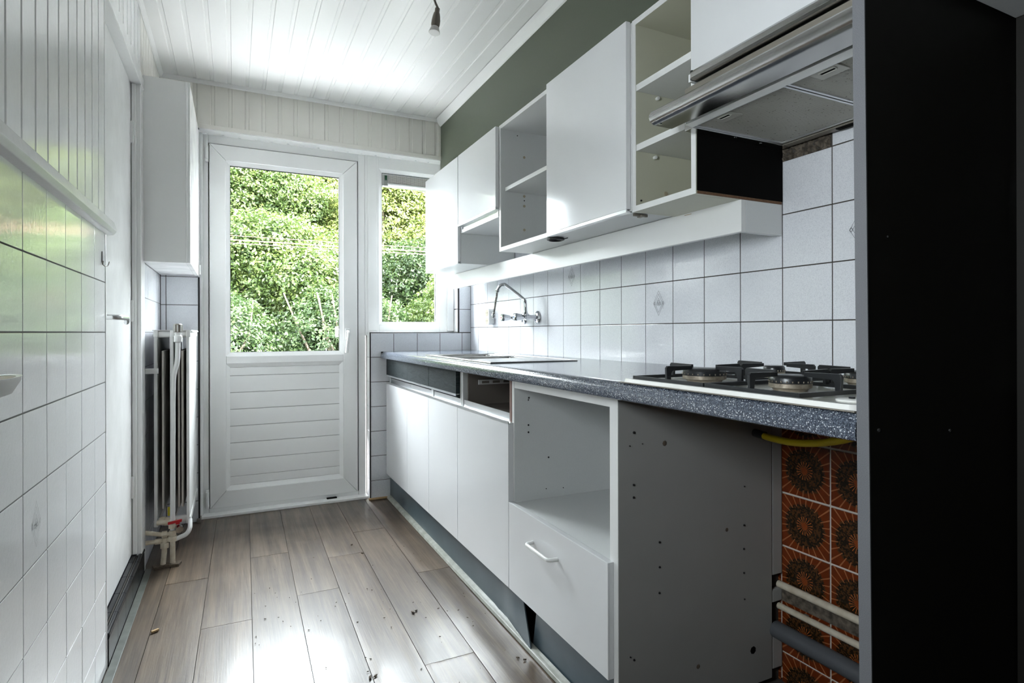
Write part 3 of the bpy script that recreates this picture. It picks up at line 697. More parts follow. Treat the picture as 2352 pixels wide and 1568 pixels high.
# thermostatic valve
MB().lathe((-.229, 2.950, .985), (0, 0, 1), [(.010, 0), (.017, .004), (.017, .030), (.012, .034), (.014, .048)], 16).build('valve_body', M['whiteplastic'], ra, smooth=True)
mb = MB()
prof = [(.0165, .046), (.0175, .050), (.0175, .080), (.012, .084)]
mb.lathe((-.229, 2.950, .985), (0, 0, 1), prof, 12)
mb.build('valve_cap', M['dkplastic'], ra)
for k in range(8):
    a = k*math.pi/4
    box('cap_rib', -.229+.0175*math.cos(a)-.0018, -.229+.0175*math.cos(a)+.0018, 2.950+.0175*math.sin(a)-.0018, 2.950+.0175*math.sin(a)+.0018, 1.034, 1.064, M['whiteplastic'], ra)
MB().cyl((-.229, 2.950, 1.000), (-.229, 2.999, 1.006), .009, 12).build('valve_tail', M['whiteplastic'], ra, smooth=True)
mb = MB().tube(roundpath([(-.229, 2.950, .99), (-.231, 2.950, .900), (-.247, 2.950, .840), (-.249, 2.950, .75), (-.251, 2.950, .19), (-.251, 2.945, -.004)], .05), .0105, 12)
mb.build('riser_pipe', M['rad'], ra, smooth=True)
mb = MB().tube([(-.251, 2.943, .152), (-.251, 2.942, .0)], .0108, 12); mb.build('supply_pipe', M['pipepaint'], ra, smooth=True)
for z, r, h in ((.165, .0175, .020), (.108, .0185, .022), (.132, .0155, .022)):
    MB().lathe((-.251, 2.943, z), (0, 0, 1), [(r, 0), (r, h)], 6).build('nut', M['pipepaint'], ra)
MB().tube(roundpath([(-.355, 2.950, .156), (-.33, 2.948, .150), (-.290, 2.945, .140), (-.251, 2.943, .140)], .02), .0095, 10).build('inlet_pipe', M['pipepaint'], ra, smooth=True)
MB().lathe((-.292, 2.945, .1405), (1, 0, 0), [(.015, 0), (.015, .020)], 6).build('nut', M['pipepaint'], ra)
MB().tube([(-.355, 2.950, .111), (-.318, 2.948, .112), (-.262, 2.944, .115)], .0095, 10).build('inlet_pipe', M['pipepaint'], ra, smooth=True)
MB().lathe((-.318, 2.947, .112), (1, 0, 0), [(.0125, 0), (.0125, .022)], 6).build('nut', M['pipepaint'], ra)
MB().tube([(-.281, 2.944, .125), (-.283, 2.943, .06), (-.288, 2.938, .0)], .0108, 12).build('return_pipe', M['pipepaint'], ra, smooth=True)
MB().lathe((-.281, 2.944, .082), (0, 0, 1), [(.0185, 0), (.0185, .022)], 6).build('nut', M['pipepaint'], ra)
MB().tube(roundpath([(-.245, 2.943, .112), (-.196, 2.945, .128), (-.184, 2.955, .150), (-.186, 2.990, .180)], .02), .0098, 10).build('return_bend', M['rad'], ra, smooth=True)
MB().cyl((-.295, 2.990, .190), (-.275, 2.965, .190), .018, 12).build('inlet_union', M['pipepaint'], ra, smooth=True)
MB().cyl((-.312, 2.962, .190), (-.236, 2.950, .190), .011, 12).build('valve_stub', M['pipepaint'], ra, smooth=True)
MB().cyl((-.232, 2.950, .168), (-.222, 2.920, .160), .0165, 8).build('drain_cap', M['chrome'], ra)
kh = MB().prism([(-.268, .196), (-.214, .203), (-.214, .192), (-.222, .190), (-.222, .183), (-.238, .182), (-.238, .189), (-.268, .185)], 'y', 2.925, 2.934).build('tap_lever', M['red'], ra, bev=.001)
box('yellow_label', -.275, -.262, 2.998, 3.000, .205, .245, M['yelltag'], ra)
# wooden floor collars
for x0, x1, y0, y1, r in ((-.325, -.262, 2.915, 2.955, .25), (-.262, -.220, 2.915, 2.960, -.2)):
    o = MB().box(x0, x1, y0, y1, .001, .012).build('floor_collar', M['crumb'], ra, bev=.002); o.rotation_euler.z = r

# ------------------------------------------------------------------ WALL CABINETS
CF = 1.087; CBK = 1.405; ZB, ZT = 1.395, 1.967; TH = .017
def panel(p, name, x0, x1, y0, y1, z0, z1, m=None, bev=.0012): return box(name, x0, x1, y0, y1, z0, z1, m or M['melamine'], p, bev)
def edgeband(p, x, y0, y1, z0, z1): return box('edge_band', x-.0012, x, y0, y1, z0, z1, M['edge'], p)
def pin(p, x, y, z, nrm, r=.007, m='beige', name='cam_cover'):
    MB().lathe((x, y, z), nrm, [(r, 0), (r*.9, .002), (r*.2, .0022)], 12).build(name, M[m], p)
def carcass(name, label, y0, y1, z0, z1, group='white wall cabinets', m=None, top=True, back=True):
    c = thing(name, (1.25, (y0+y1)/2, z0), label, 'cabinet', group)
    m = m or M['melamine']
    panel(c, 'side_panel', CF, CBK, y0+.0005, y0+TH, z0, z1, m); panel(c, 'side_panel', CF, CBK, y1-TH, y1-.0005, z0, z1, m)
    panel(c, 'bottom_panel', CF, CBK, y0+TH, y1-TH, z0, z0+TH, m); panel(c, 'top_panel', CF, CBK, y0+TH, y1-TH, z1-TH, z1, m)
    panel(c, 'back_panel', CBK-.006, CBK-.001, y0+TH, y1-TH, z0+TH, z1-TH, m)
    for a in ((y0+.0005, y0+TH, z0, z1), (y1-TH, y1-.0005, z0, z1), (y0+TH, y1-TH, z0, z0+TH), (y0+TH, y1-TH, z1-TH, z1)): edgeband(c, CF, *a)
    return c
def door_part(c, y0, y1, z0, z1, x=1.0675, th=.017, alu_bottom=True):
    d = box('door', x, x+th, y0, y1, z0, z1, M['laminate'], c, .0015)
    if alu_bottom:
        MB().prism([(x-.001, z0-.001), (x-.001, z0-.010), (x+th+.004, z0-.010), (x+th+.004, z0-.006), (x+.004, z0-.005), (x+.004, z0-.001)], 'y', y0, y1).build('grip_profile', M['alu'], d)
    return d
c1 = carcass('wall_cabinet', 'white wall cabinet with a closed door, hanging next to the window', 2.872, 3.452, ZB, ZT)
door_part(c1, 2.872, 3.442, ZB+.008, ZT-.004)
c2 = carcass('wall_cabinet', 'shorter white wall cabinet with an open gap below it', 2.388, 2.870, 1.555, ZT)
d_ = door_part(c2, 2.378, 2.862, 1.598, ZT-.003, alu_bottom=False)
MB().prism([(1.066, 1.598), (1.066, 1.588), (1.092, 1.586), (1.092, 1.560), (1.096, 1.560), (1.096, 1.592), (1.086, 1.598)], 'y', 2.378, 2.862).build('grip_profile', M['alu'], d_)
c3 = carcass('wall_cabinet', 'white wall cabinet with one big door and its other half open showing a shelf', 1.420, 2.378, ZB, ZT)
door_part(c3, 1.412, 1.905, ZB+.006, ZT+.003)
panel(c3, 'shelf', 1.108, CBK-.008, 1.440, 2.358, 1.668, 1.685); edgeband(c3, 1.108, 1.440, 2.358, 1.668, 1.685)
for (x, z) in ((1.205, 1.835), (1.205, 1.655), (1.205, 1.610), (1.205, 1.500)): pin(c3, x, 2.3605, z, (0, -1, 0), .0065)
pin(c3, 1.205, 2.3605, 1.635, (0, -1, 0), .003, 'seal', 'drill_hole'); pin(c3, 1.17, 2.3605, 1.930, (0, -1, 0), .0025, 'seal', 'drill_hole')
box('divider_gap', CF-.001, CBK, 1.408, 1.4195, ZB, ZT, M['edge'], c3, .001)
c4 = carcass('wall_cabinet', 'narrow open white shelf cabinet between the big door and the cooker hood', 1.140, 1.4065, ZB-.004, ZT+.002, m=M['melamine_aged'])
for z in (1.752, 1.572):
    panel(c4, 'shelf', CF+.002, CBK-.008, 1.158, 1.389, z, z+.019); edgeband(c4, CF+.002, 1.158, 1.389, z, z+.019)
for (x, z, n) in ((1.20, 1.815, 'cam_cover'), (1.20, 1.455, 'cam_cover')): pin(c4, x, 1.3888, z, (0, -1, 0), .0075)
for (x, z) in ((1.165, 1.742), (1.155, 1.560)): MB().cyl((x, 1.3888, z), (x, 1.379, z), .005, 10).build('shelf_pin', M['whiteplastic'], c4, smooth=True)
pin(c4, 1.105, 1.3888, 1.425, (0, -1, 0), .003, 'seal', 'drill_hole')
box('dark_side_skin', CF+.002, CBK+.004, 1.1375, 1.1398, ZB+.004, ZT, M['dirt_shade'], c4)
box('raw_edge', CF+.003, CBK, 1.1375, 1.1398, ZB-.004, ZB+.003, M['chip'], c4)
# pelmet board under the cabinets
pe = thing('pelmet', (1.33, 2.3, 1.303), 'long white pelmet board running under the wall cabinets', 'pelmet')
box('front_board', 1.249, 1.266, 1.140, 3.455, 1.303, 1.3935, M['edge'], pe, .001)
box('end_board', 1.2665, XR-.001, 1.140, 1.157, 1.303, 1.3935, M['melamine'], pe, .001)
MB().box(1.2485, 1.2492, 1.33, 1.36, 1.386, 1.3875).build('crack', M['wood'], pe)
# puck light remnants
pk = thing('puck_light', (1.129, 1.946, 1.384), 'black ring of a small puck light under the big cabinet door', 'lamp')
MB().lathe((1.125, 1.935, 1.3945), (0, 0, -1), [(.030, 0), (.034, .003), (.034, .008), (.027, .011), (.022, .006)], 24, cap=False).build('ring', M['seal'], pk, smooth=True)
MB().tube([(1.100, 1.93, 1.391), (1.150, 1.94, 1.389), (1.158, 1.90, 1.392)], .002, 6).build('wire', M['seal'], pk)
MB().lathe((1.125, 1.935, 1.394), (0, 0, -1), [(.020, 0), (.020, .004)], 20).build('reflector', M['chrome'], pk)
pl2 = thing('cabinet_bracket', (1.14, 1.44, 1.388), 'small dark metal bracket left under the shelf cabinet joint', 'bracket')
MB().box(1.108, 1.160, 1.425, 1.433, 1.386, 1.3945).box(1.13, 1.142, 1.415, 1.44, 1.384, 1.390).build('plate', M['dkplastic'], pl2, bev=.001)

# ------------------------------------------------------------------ COOKER HOOD and its cabinet
hc = thing('hood_cabinet', (1.25, .85, 1.66), 'white flap-front cabinet above the cooker hood with an aluminium grip', 'cabinet')
HZ = 1.668
box('flap_door', 1.058, 1.078, .540, 1.128, HZ, ZT+.002, M['laminate'], hc, .002)
box('side_panel', 1.080, CBK, 1.119, 1.136, HZ+.01, ZT, M['melamine'], hc, .001)
box('top_panel', 1.080, CBK, .545, 1.118, ZT-.017, ZT, M['melamine'], hc, .001)
box('door_lip', 1.050, 1.058, .540, 1.128, HZ, HZ+.020, M['edge'], hc, .001)
MB().prism([(1.050, HZ+.016), (1.030, HZ+.013), (1.022, HZ+.004), (1.022, HZ-.008), (1.028, HZ-.012), (1.050, HZ-.010)], 'y', .540, 1.092).build('grip_profile', M['steel'], hc, bev=.001)
box('grip_end', 1.028, 1.050, 1.092, 1.098, HZ-.010, HZ+.014, M['seal'], hc)
ho = thing('cooker_hood', (1.2, .85, 1.55), 'slim stainless steel cooker hood with grease filters over the hob', 'hood')
HY0, HY1, HB = .545, 1.1365, 1.545
# visor with a rounded nose
prof = [(1.002, HB), (.950, HB), (.940, HB+.002), (.933, HB+.007), (.929, HB+.015), (.930, HB+.024), (.936, HB+.032), (.945, HB+.036), (1.060, HB+.085), (1.060, HB+.078), (.962, HB+.031), (.962, HB+.006), (1.002, HB+.006)]
MB().prism(prof, 'y', HY0, HY1).build('visor', M['steel'], ho, smooth=True)
box('side_rim', 1.045, XR-.012, HY1-.030, HY1, HB, HB+.08, M['steel'], ho, .001)
box('side_rim', 1.045, XR-.012, HY0, HY0+.030, HB, HB+.08, M['steel'], ho, .001)
mb = MB().box(1.372, XR-.012, HY0+.03, HY1-.03, HB, HB+.003).box(XR-.014, XR-.012, HY0+.03, HY1-.03, HB, HB+.08)
mb.build('rear_rim', M['dkplastic'], ho)
box('body', 1.045, XR-.014, HY0+.001, HY1-.001, HB+.080, HB+.108, M['dkplastic'], ho)
MB().prism([(1.024, HB+.014), (1.020, HB+.003), (1.045, HB+.001), (1.046, HB+.012)], 'y', HY0+.03, 1.108).build('light_strip', M['whiteplastic'], ho)
FB = HB+.007
for y0, y1 in ((.842, 1.106), (.574, .838)):
    f_ = box('grease_filter', 1.046, 1.372, y0, y1, FB, FB+.006, M['filter'], ho, .001)
    for a in ((1.046, 1.372, y0, y0+.006), (1.046, 1.372, y1-.006, y1), (1.046, 1.054, y0, y1), (1.362, 1.372, y0, y1)):
        box('filter_rim', a[0], a[1], a[2], a[3], FB-.003, FB+.001, M['alu'], f_, .0008)
    box('clip_plate', 1.056, 1.098, y0+.155, y0+.215, FB-.0025, FB, M['filter_plain'], f_, .001)
    MB().tube(roundpath([(1.062, y0+.165, FB-.003), (1.062, y0+.20, FB-.003), (1.074, y0+.20, FB-.003), (1.074, y0+.165, FB-.003), (1.062, y0+.165, FB-.003)], .006), .0018, 6).build('clip_ring', M['filter_plain'], f_)
    box('clip_recess_shade', 1.064, 1.072, y0+.168, y0+.198, FB-.0034, FB-.0022, M['dirt_shade'], f_)  # raised black slab painting the shade inside the clip
lr = box('lamp_recess_shade', 1.378, 1.394, .70, .955, HB-.002, HB, M['dirt_shade'], ho)  # flat black slab, the recess's shade painted on the rim
for x, y in ((.952, 1.12), (1.30, 1.12), (1.20, 1.115)): MB().cyl((x, y, HB-.0015), (x, y, HB+.001), .004, 8).build('screw', M['chrome'], ho)

# ------------------------------------------------------------------ BASE CABINETS
BF, BD = .865, 1.405; BZ = .150; BT = .866
def base(name, label, y0, y1, left=True, right=True):
    c = thing(name, (1.1, (y0+y1)/2, BZ), label, 'cabinet', 'white base cabinets')
    panel(c, 'side_panel', BF, BD, y0+.0005, y0+.016, BZ, BT); panel(c, 'side_panel', BF, BD, y1-.016, y1-.0005, BZ, BT)
    panel(c, 'bottom_panel', BF, BD, y0+.016, y1-.016, BZ, BZ+.016); panel(c, 'back_panel', BD-.008, BD-.002, y0+.016, y1-.016, BZ, BT)
    return c
def base_door(c, y0, y1, z1=.712, prof=True, th=.019):
    d = box('door', .845, .845+th, y0+.0009, y1-.0009, .150, z1, M['laminate'], c, .0013)
    # J-shaped aluminium grip on top
    MB().prism([(.844, z1), (.844, z1+.009), (.848, z1+.010), (.849, z1+.003), (.868, z1+.003), (.870, z1+.032), (.873, z1+.032), (.873, z1)], 'y', y0+.0009, y1-.0009).build('grip_profile', M['alu'], d)
    return d
def drawer_front(c, y0, y1):
    d = box('drawer_front', .846, .864, y0+.0009, y1-.0009, .766, .8635, M['darkgrain'], c, .001)
    MB().prism([(.845, .766), (.845, .757), (.8475, .756), (.8485, .763), (.864, .763), (.864, .766)], 'y', y0+.0009, y1-.0009).build('grip_profile', M['alu'], d)
a1 = base('base_cabinet', 'white two-door base cabinet in the corner by the far tiled wall', 2.6855, 3.546)
base_door(a1, 3.070, 3.546); base_door(a1, 2.6855, 3.070); drawer_front(a1, 3.070, 3.546); drawer_front(a1, 2.6855, 3.070)
a2 = base('base_cabinet', 'white single-door base cabinet with the dark drawer front next to the empty slot', 2.284, 2.6845)
base_door(a2, 2.284, 2.6845); drawer_front(a2, 2.300, 2.6845)
a3 = base('base_cabinet', 'white single-door base cabinet whose drawer front is missing', 1.792, 2.283)
base_door(a3, 1.780, 2.283)
panel(a3, 'slot_side', BF+.02, BD-.02, 2.258, 2.266, .72, .8645, M['brownpanel']); panel(a3, 'slot_floor', BF+.02, BD-.02, 1.810, 2.258, .716, .722, M['brownpanel'])
panel(a3, 'slot_back', BD-.03, BD-.012, 1.810, 2.258, .722, .8645, M['brownpanel'])
box('front_edge', .8635, .8655, 1.792, 1.808, .716, .866, mat('reddish_edge', (.22, .13, .11), .5), a3)
rl = box('drawer_rail', .93, 1.30, 2.250, 2.2575, .806, .826, M['edge'], a3, .001)
for k in range(7): box('rail_slot', .945+k*.05, .978+k*.05, 2.2492, 2.2502, .811, .821, M['brownpanel'], rl)
# oven housing
o1 = thing('oven_housing', (1.1, 1.49, BZ), 'open white oven housing with a handled drawer below the empty compartment', 'cabinet', 'white base cabinets')
panel(o1, 'side_panel', BF+.001, BD, 1.7745, 1.791, BZ, BT); panel(o1, 'side_panel', BF+.001, BD, 1.1985, 1.215, BZ, BT)
panel(o1, 'bottom_panel', BF+.001, BD, 1.215, 1.7745, BZ, BZ+.016); panel(o1, 'oven_shelf', BF+.001, BD-.012, 1.215, 1.7745, .425, .442)
panel(o1, 'top_rail', BF+.001, BF+.017, 1.215, 1.7745, .836, .866, M['edge']); panel(o1, 'back_panel', BD-.010, BD-.002, 1.215, 1.7745, BZ+.016, BT)
for a in ((1.7745, 1.791, .44, BT), (1.1985, 1.215, .44, BT)): edgeband(o1, BF+.001, *a)
dr = box('drawer_front', .845, .864, 1.1970, 1.7785, .150, .446, M['laminate'], o1, .0015)
MB().tube(roundpath([(.845, 1.600, .366), (.816, 1.596, .366), (.816, 1.452, .366), (.845, 1.448, .366)], .016), .0058, 12).build('handle', M['whiteplastic'], dr, smooth=True)
for (x, z) in ((.92, .825), (.922, .800), (.92, .792), (.92, .705), (.92, .680), (1.0, .585), (1.06, .47), (.99, .475)): pin(o1, x, 1.7745, z, (0, -1, 0), .0032 if z in (.800, .705, .680, .585) else .0018, 'seal', 'drill_hole')
# end panel next to the open hob bay, its shade put into a darker grey
ep = thing('base_end_panel', (1.1, 1.187, 0), 'scuffed white end panel, greyed for shade, facing the empty bay under the hob', 'panel')
ed = box('board', BF, XR+.0, 1.1785, 1.1965, .018, .8665, mat('scuffed_shade_melamine', (.36, .355, .34), .45, noise=(3, .25, (.32, .315, .30))), ep, .001)
box('edge_band', BF-.002, BF, 1.1785, 1.1965, .018, .8665, M['edge'], ep)
for (x, z, r) in ((.913, .773, .0035), (.912, .640, .003), (.912, .608, .0032), (.995, .481, .003), (.995, .416, .003), (.994, .349, .003), (1.299, .480, .003), (1.298, .413, .003), (1.298, .345, .003), (1.30, .27, .0025), (1.30, .59, .002), (.912, .195, .003), (.90, .205, .002), (.90, .74, .0015), (.94, .742, .0015)):
    pin(ep, x, 1.1785, z, (0, -1, 0), r, 'seal', 'drill_hole')
for (x, z, w_, h_) in ((1.013, .737, .008, .004), (1.233, .477, .006, .008), (1.334, .117, .012, .020), (1.127, .123, .007, .009), (.900, .86, .006, .004)):
    MB().lathe((x, 1.1786, z), (0, -1, 0), [(w_, 0), (w_*.6, .0008), (w_*.1, .001)], 7).build('chip_mark', M['crumb'] if w_ < .01 else M['dirt_shade'], ep)
fs = thing('filler_strip', (1.44, 1.187, 0), 'white filler strips closing the gap between end panel and old tiles', 'panel')
for z0, z1 in ((.315, .866), (.235, .272), (.040, .140)): box('strip', XR+.003, 1.457, 1.180, 1.1955, z0, z1, M['fillershade'], fs, .004)
# plinth boards
pn = thing('plinth', (.87, 2.65, 0), 'long blue-grey plinth board under the base cabinets, its loose end bent out', 'plinth')
# far board with a curling end
V, Fc = [], []
ys = [3.545, 3.0, 2.5, 2.1, 1.95, 1.90, 1.86, 1.83, 1.80, 1.77, 1.745, 1.72]
for i, y in enumerate(ys):
    b = max(0, (1.95-y)); bend = .10*b*b*4 if b else 0; wob = .006*math.sin((y-1.7)*40) if b else 0
    # the torn end slants: the top edge stops earlier than the bottom one
    yt = y; yb = y if y > 1.80 else y-(1.80-y)*1.3
    V += [(.868-bend*.25+wob, yt, .1495-.0), (.868-bend*.9-wob*.5, yb, .003)]
for i in range(len(ys)-1): Fc.append((2*i, 2*i+1, 2*i+3, 2*i+2))
n = len(V); V += [(x+.004, y, z) for x, y, z in V]
Fc += [tuple(n+k for k in reversed(f)) for f in Fc[:len(ys)-1]]
Fc += [(2*i, 2*i+2, n+2*i+2, n+2*i) for i in range(len(ys)-1)]+[(2*i+1, n+2*i+1, n+2*i+3, 2*i+3) for i in range(len(ys)-1)]+[(0, n, n+1, 1), (2*len(ys)-2, 2*len(ys)-1, n+2*len(ys)-1, n+2*len(ys)-2)]
MB().add(V, Fc).build('board', M['plinth'], pn, smooth=True)
pn2 = thing('plinth', (.875, 1.4, 0), 'short blue-grey plinth board under the oven housing drawer', 'plinth')
MB().prism([(1.180, .003), (1.655, .003), (1.625, .149), (1.180, .149)], 'x', .872, .880).build('board', M['plinth'], pn2)
box('cavity_board', 1.02, 1.03, 1.20, 1.785, 0, .148, M['chip'], o1)
# floor trims
o = MB().prism([(.868, .001), (.845, .001), (.843, .004), (.846, .014), (.855, .018), (.868, .019)], 'y', 1.15, 3.530).build('trim_5', M['vinyltrim'], smooth=True); tag(o, 'greyish white floor trim along the blue-grey plinth', 'trim', kind='structure')
o = MB().box(.735, .868, D-.022, D-.002, .001, .012).build('trim_6', M['wood'], bev=.004); tag(o, 'narrow wooden floor trim under the far tile column', 'trim', kind='structure')
o = MB().prism([(XL+.006, .001), (XL+.030, .001), (XL+.029, .004), (XL+.006, .006)], 'y', 0.3, 2.93).build('trim_7', M['greytrim'], bev=.001); tag(o, 'flat greyish floor trim along the left wall', 'trim', kind='structure')
o = MB().box(OPL-.012, OPL+.008, D-.030, D+.05, .001, .020).build('trim_8', M['dkplastic'], bev=.004); tag(o, 'small dark trim end at the foot of the garden door frame', 'trim', kind='structure')

# ------------------------------------------------------------------ WORKTOP, SINK, HOB
wt = thing('worktop', (1.1, 2.0, .868), 'long dark speckled worktop with a rounded front edge', 'worktop')
SX0, SX1, SY0, SY1 = .872, 1.256, 1.99, 2.812
prof = [(.845, .868), (.818, .868), (.8135, .870), (.812, .874), (.812, .886), (.8132, .894), (.8175, .9015), (.825, .9072), (.835, .9097), (.845, .910)]
mb = MB().prism(prof, 'y', .5335, 3.549)
mb.box(.845, SX0+.03, .5335, 3.549, .868, .910).box(SX1-.03, XR-.001, .5335, 3.549, .868, .910).box(SX0+.03, SX1-.03, .5335, SY0+.03, .868, .910).box(SX0+.03, SX1-.03, SY1-.03, 3.549, .868, .910)
mb.build('slab', M['worktop'], wt, smooth=True)
box('end_cap', .814, .90, 3.5492, 3.5505, .869, .909, M['seal'], wt)
sk = thing('kitchen_sink', (1.06, 2.4, .76), 'inset stainless steel double-bowl sink below the wall tap', 'sink')
def bowl_ring(x0, x1, y0, y1, r, z, n=5):
    out = []
    for cx, cy_, a0 in ((x1-r, y1-r, 0), (x0+r, y1-r, 90), (x0+r, y0+r, 180), (x1-r, y0+r, 270)):
        for i in range(n+1):
            a = math.radians(a0+90*i/n); out.append((cx+r*math.cos(a), cy_+r*math.sin(a), z))
    return out
mb = MB(); B = [(.908, 1.205, 2.52, 2.770), (.908, 1.205, 2.29, 2.490)]
# rim plate as strips around the bowls
for a in ((SX0, .908, SY0, SY1), (1.205, SX1, SY0, SY1), (.908, 1.205, SY0, 2.29), (.908, 1.205, 2.49, 2.52), (.908, 1.205, 2.770, SY1)):
    mb.box(a[0], a[1], a[2], a[3], .9102, .9135)
mb.build('rim', M['sinksteel'], sk)
MB().tube([(SX0, SY0, .9125), (SX1, SY0, .9125), (SX1, SY1, .9125), (SX0, SY1, .9125), (SX0, SY0, .9125)], .0026, 6).build('rolled_edge', M['sinksteel'], sk, smooth=True)
for (x0, x1, y0, y1) in B:
    rings = [bowl_ring(x0, x1, y0, y1, .002, .9135), bowl_ring(x0+.004, x1-.004, y0+.004, y1-.004, .03, .909), bowl_ring(x0+.010, x1-.010, y0+.010, y1-.010, .05, .80), bowl_ring(x0+.04, x1-.04, y0+.04, y1-.04, .05, .765)]
    mb = MB(); k = len(rings[0])
    for rg_ in rings: mb.v += rg_
    for j in range(3):
        for i in range(k): mb.f.append((j*k+i, j*k+(i+1) % k, (j+1)*k+(i+1) % k, (j+1)*k+i))
    mb.f.append(tuple(3*k+i for i in range(k)))
    b_ = mb.build('bowl', M['sinksteel'], sk, smooth=True)
    MB().lathe(((x0+x1)/2, (y0+y1)/2, .7655), (0, 0, 1), [(.038, 0), (.036, .003), (.02, .001)], 20).build('drain', M['chrome'], b_, smooth=True)
hb_ = thing('gas_hob', (1.08, .83, .911), 'off-white four-burner gas hob with black pan supports', 'hob')
HX0, HX1, HYA, HYB = .825, 1.330, .541, 1.115
mb = MB(); ro = bowl_ring(HX0, HX1, HYA, HYB, .020, .9105, 4); ri = bowl_ring(HX0+.003, HX1-.003, HYA+.003, HYB-.003, .018, .9195, 4); rj = bowl_ring(HX0+.016, HX1-.016, HYA+.016, HYB-.016, .012, .9195, 4); rk = bowl_ring(HX0+.022, HX1-.022, HYA+.022, HYB-.022, .010, .9165, 4)
k = len(ro)
for q in (ro, ri, rj, rk): mb.v += q
for j in range(3):
    for i in range(k): mb.f.append((j*k+i, j*k+(i+1) % k, (j+1)*k+(i+1) % k, (j+1)*k+i))
rimo = mb.build('rim', M['enamel_rim'], hb_, smooth=True)
MB().add(rk, [tuple(range(k))]).build('top_plate', M['enamel'], hb_)
box('seal_strip', HX0-.004, HX0+.004, HYA, HYB+.002, .9095, .9115, M['dkplastic'], hb_)
def grate(y0, y1):
    mb = MB(); x0, x1 = .842, 1.292; zf0, zf1 = .9185, .9265; b = .006
    mb.box(x0, x1, y0, y0+b, zf0, zf1).box(x0, x1, y1-b, y1, zf0, zf1).box(x0, x0+b, y0+b, y1-b, zf0, zf1).box(x1-b, x1, y0+b, y1-b, zf0, zf1)
    xm = (x0+x1)/2; mb.box(xm-b/2, xm+b/2, y0+b, y1-b, zf0, zf1)
    ym = (y0+y1)/2
    def finger(p, q):
        # upright at the frame, top bar reaching inward
        p, q = Vector((*p, 0)), Vector((*q, 0)); d = (q-p).normalized(); n_ = Vector((-d.y, d.x, 0))*.0032
        prof = [(0, zf1-.002), (-.001, .950), (.003, .9545), ((q-p).length, .9535), ((q-p).length, .9455), (.016, .9435), (.012, .938), (.011, zf1-.002)]
        vs = [tuple(p+d*s_+n_+Vector((0, 0, z))) for s_, z in prof]+[tuple(p+d*s_-n_+Vector((0, 0, z))) for s_, z in prof]
        k_ = len(prof); mb.add(vs, [tuple(range(k_)), tuple(reversed(range(k_, 2*k_)))]+[(i, i+k_, (i+1) % k_+k_, (i+1) % k_) for i in range(k_)])
    for xa, xb in ((x0, xm), (xm, x1)):
        xc = (xa+xb)/2
        finger((xc, y0+.003), (xc, y0+.075)); finger((xc, y1-.003), (xc, y1-.075)); finger((xa+.003, ym), (xa+.075, ym)); finger((xb-.003, ym), (xb-.075, ym))
    return mb.build('pan_support', M['iron'], hb_, bev=.0008)
grate(.866, 1.090); grate(.648, .862)
for (x, y, r) in ((.955, .978, .046), (.955, .755, .037), (1.180, .978, .024), (1.180, .755, .037)):
    b_ = MB().lathe((x, y, .9165), (0, 0, 1), [(r*.80, 0), (r*.86, .004), (r*1.03, .007), (r*1.03, .0145), (r*.98, .0155)], 28).build('burner', M['burner'], hb_, smooth=True)
    MB().lathe((x, y, .932), (0, 0, 1), [(r*1.02, 0), (r*1.02, .009), (r*.96, .0125), (r*.88, .0145), (r*.2, .0152)], 28).build('burner_cap', M['iron'], b_, smooth=True)
    for k in range(24):
        a = k*2*math.pi/24; box('flame_port', x+r*1.02*math.cos(a)-.0010, x+r*1.02*math.cos(a)+.0010, y+r*1.02*math.sin(a)-.0010, y+r*1.02*math.sin(a)+.0010, .9335, .9365, M['burner'], b_)
for i, x in enumerate((.905, .990, 1.075, 1.160)):
    b_ = MB().lathe((x, .600, .9165), (0, 0, 1), [(.024, 0), (.024, .002), (.020, .0035)], 20).build('knob_base', M['enamel_rim'], hb_, smooth=True)
    if i: MB().lathe((x, .600, .919), (0, 0, 1), [(.0205, 0), (.020, .012), (.0185, .024), (.016, .027)], 20).build('knob', M['whiteplastic'], b_, smooth=True)
    else: MB().lathe((x, .600, .919), (0, 0, 1), [(.005, 0), (.005, .004)], 10).build('spindle', M['iron'], b_)
for (x0, x1, y0, y1) in ((1.030, 1.052, .665, .72), (1.06, 1.09, .655, .70)): box('label_sticker', x0, x1, y0, y1, .9166, .9169, M['enamel_rim'], hb_)
box('print_mark', .925, .932, .572, .578, .9166, .9169, mat('orange_print', (.55, .22, .03), .5), hb_)

# ------------------------------------------------------------------ TAP and SOCKET
tp = thing('wall_tap', (1.36, 2.685, 1.09), 'chrome wall-mounted mixer tap with a bent spout and hose end', 'tap')
for y, dot in ((2.610, 'blue'), (2.762, 'red')):
    e = MB().lathe((XR-.001, y, 1.105), (-1, 0, 0), [(.033, 0), (.033, .003), (.026, .010), (.013, .014)], 24).build('escutcheon', M['chrome'], tp, smooth=True)
    MB().lathe((XR-.012, y, 1.105), (-1, 0, 0), [(.012, 0), (.012, .040), (.016, .042), (.016, .062), (.013, .064)], 18).build('inlet', M['chrome'], tp, smooth=True)
    MB().lathe((1.350, y, 1.105), (-1, 0, 0), [(.013, -.006), (.013, .020), (.009, .022), (.010, .030)], 18).build('valve_body', M['chrome'], tp, smooth=True)
    kk = MB().lathe((1.322, y, 1.105), (-1, 0, 0), [(.013, 0), (.016, .010), (.0215, .038), (.022, .046), (.017, .050)], 6).build('knob', M['chrome'], tp, bev=.001)
    MB().lathe((1.2725, y, 1.105), (-1, 0, 0), [(.012, 0), (.011, .0016), (.003, .002)], 16).build('knob_insert', M['whiteplastic'], kk)
    MB().lathe((1.2705, y, 1.105), (-1, 0, 0), [(.005, 0), (.004, .0008)], 12).build('knob_dot', M[dot], kk)
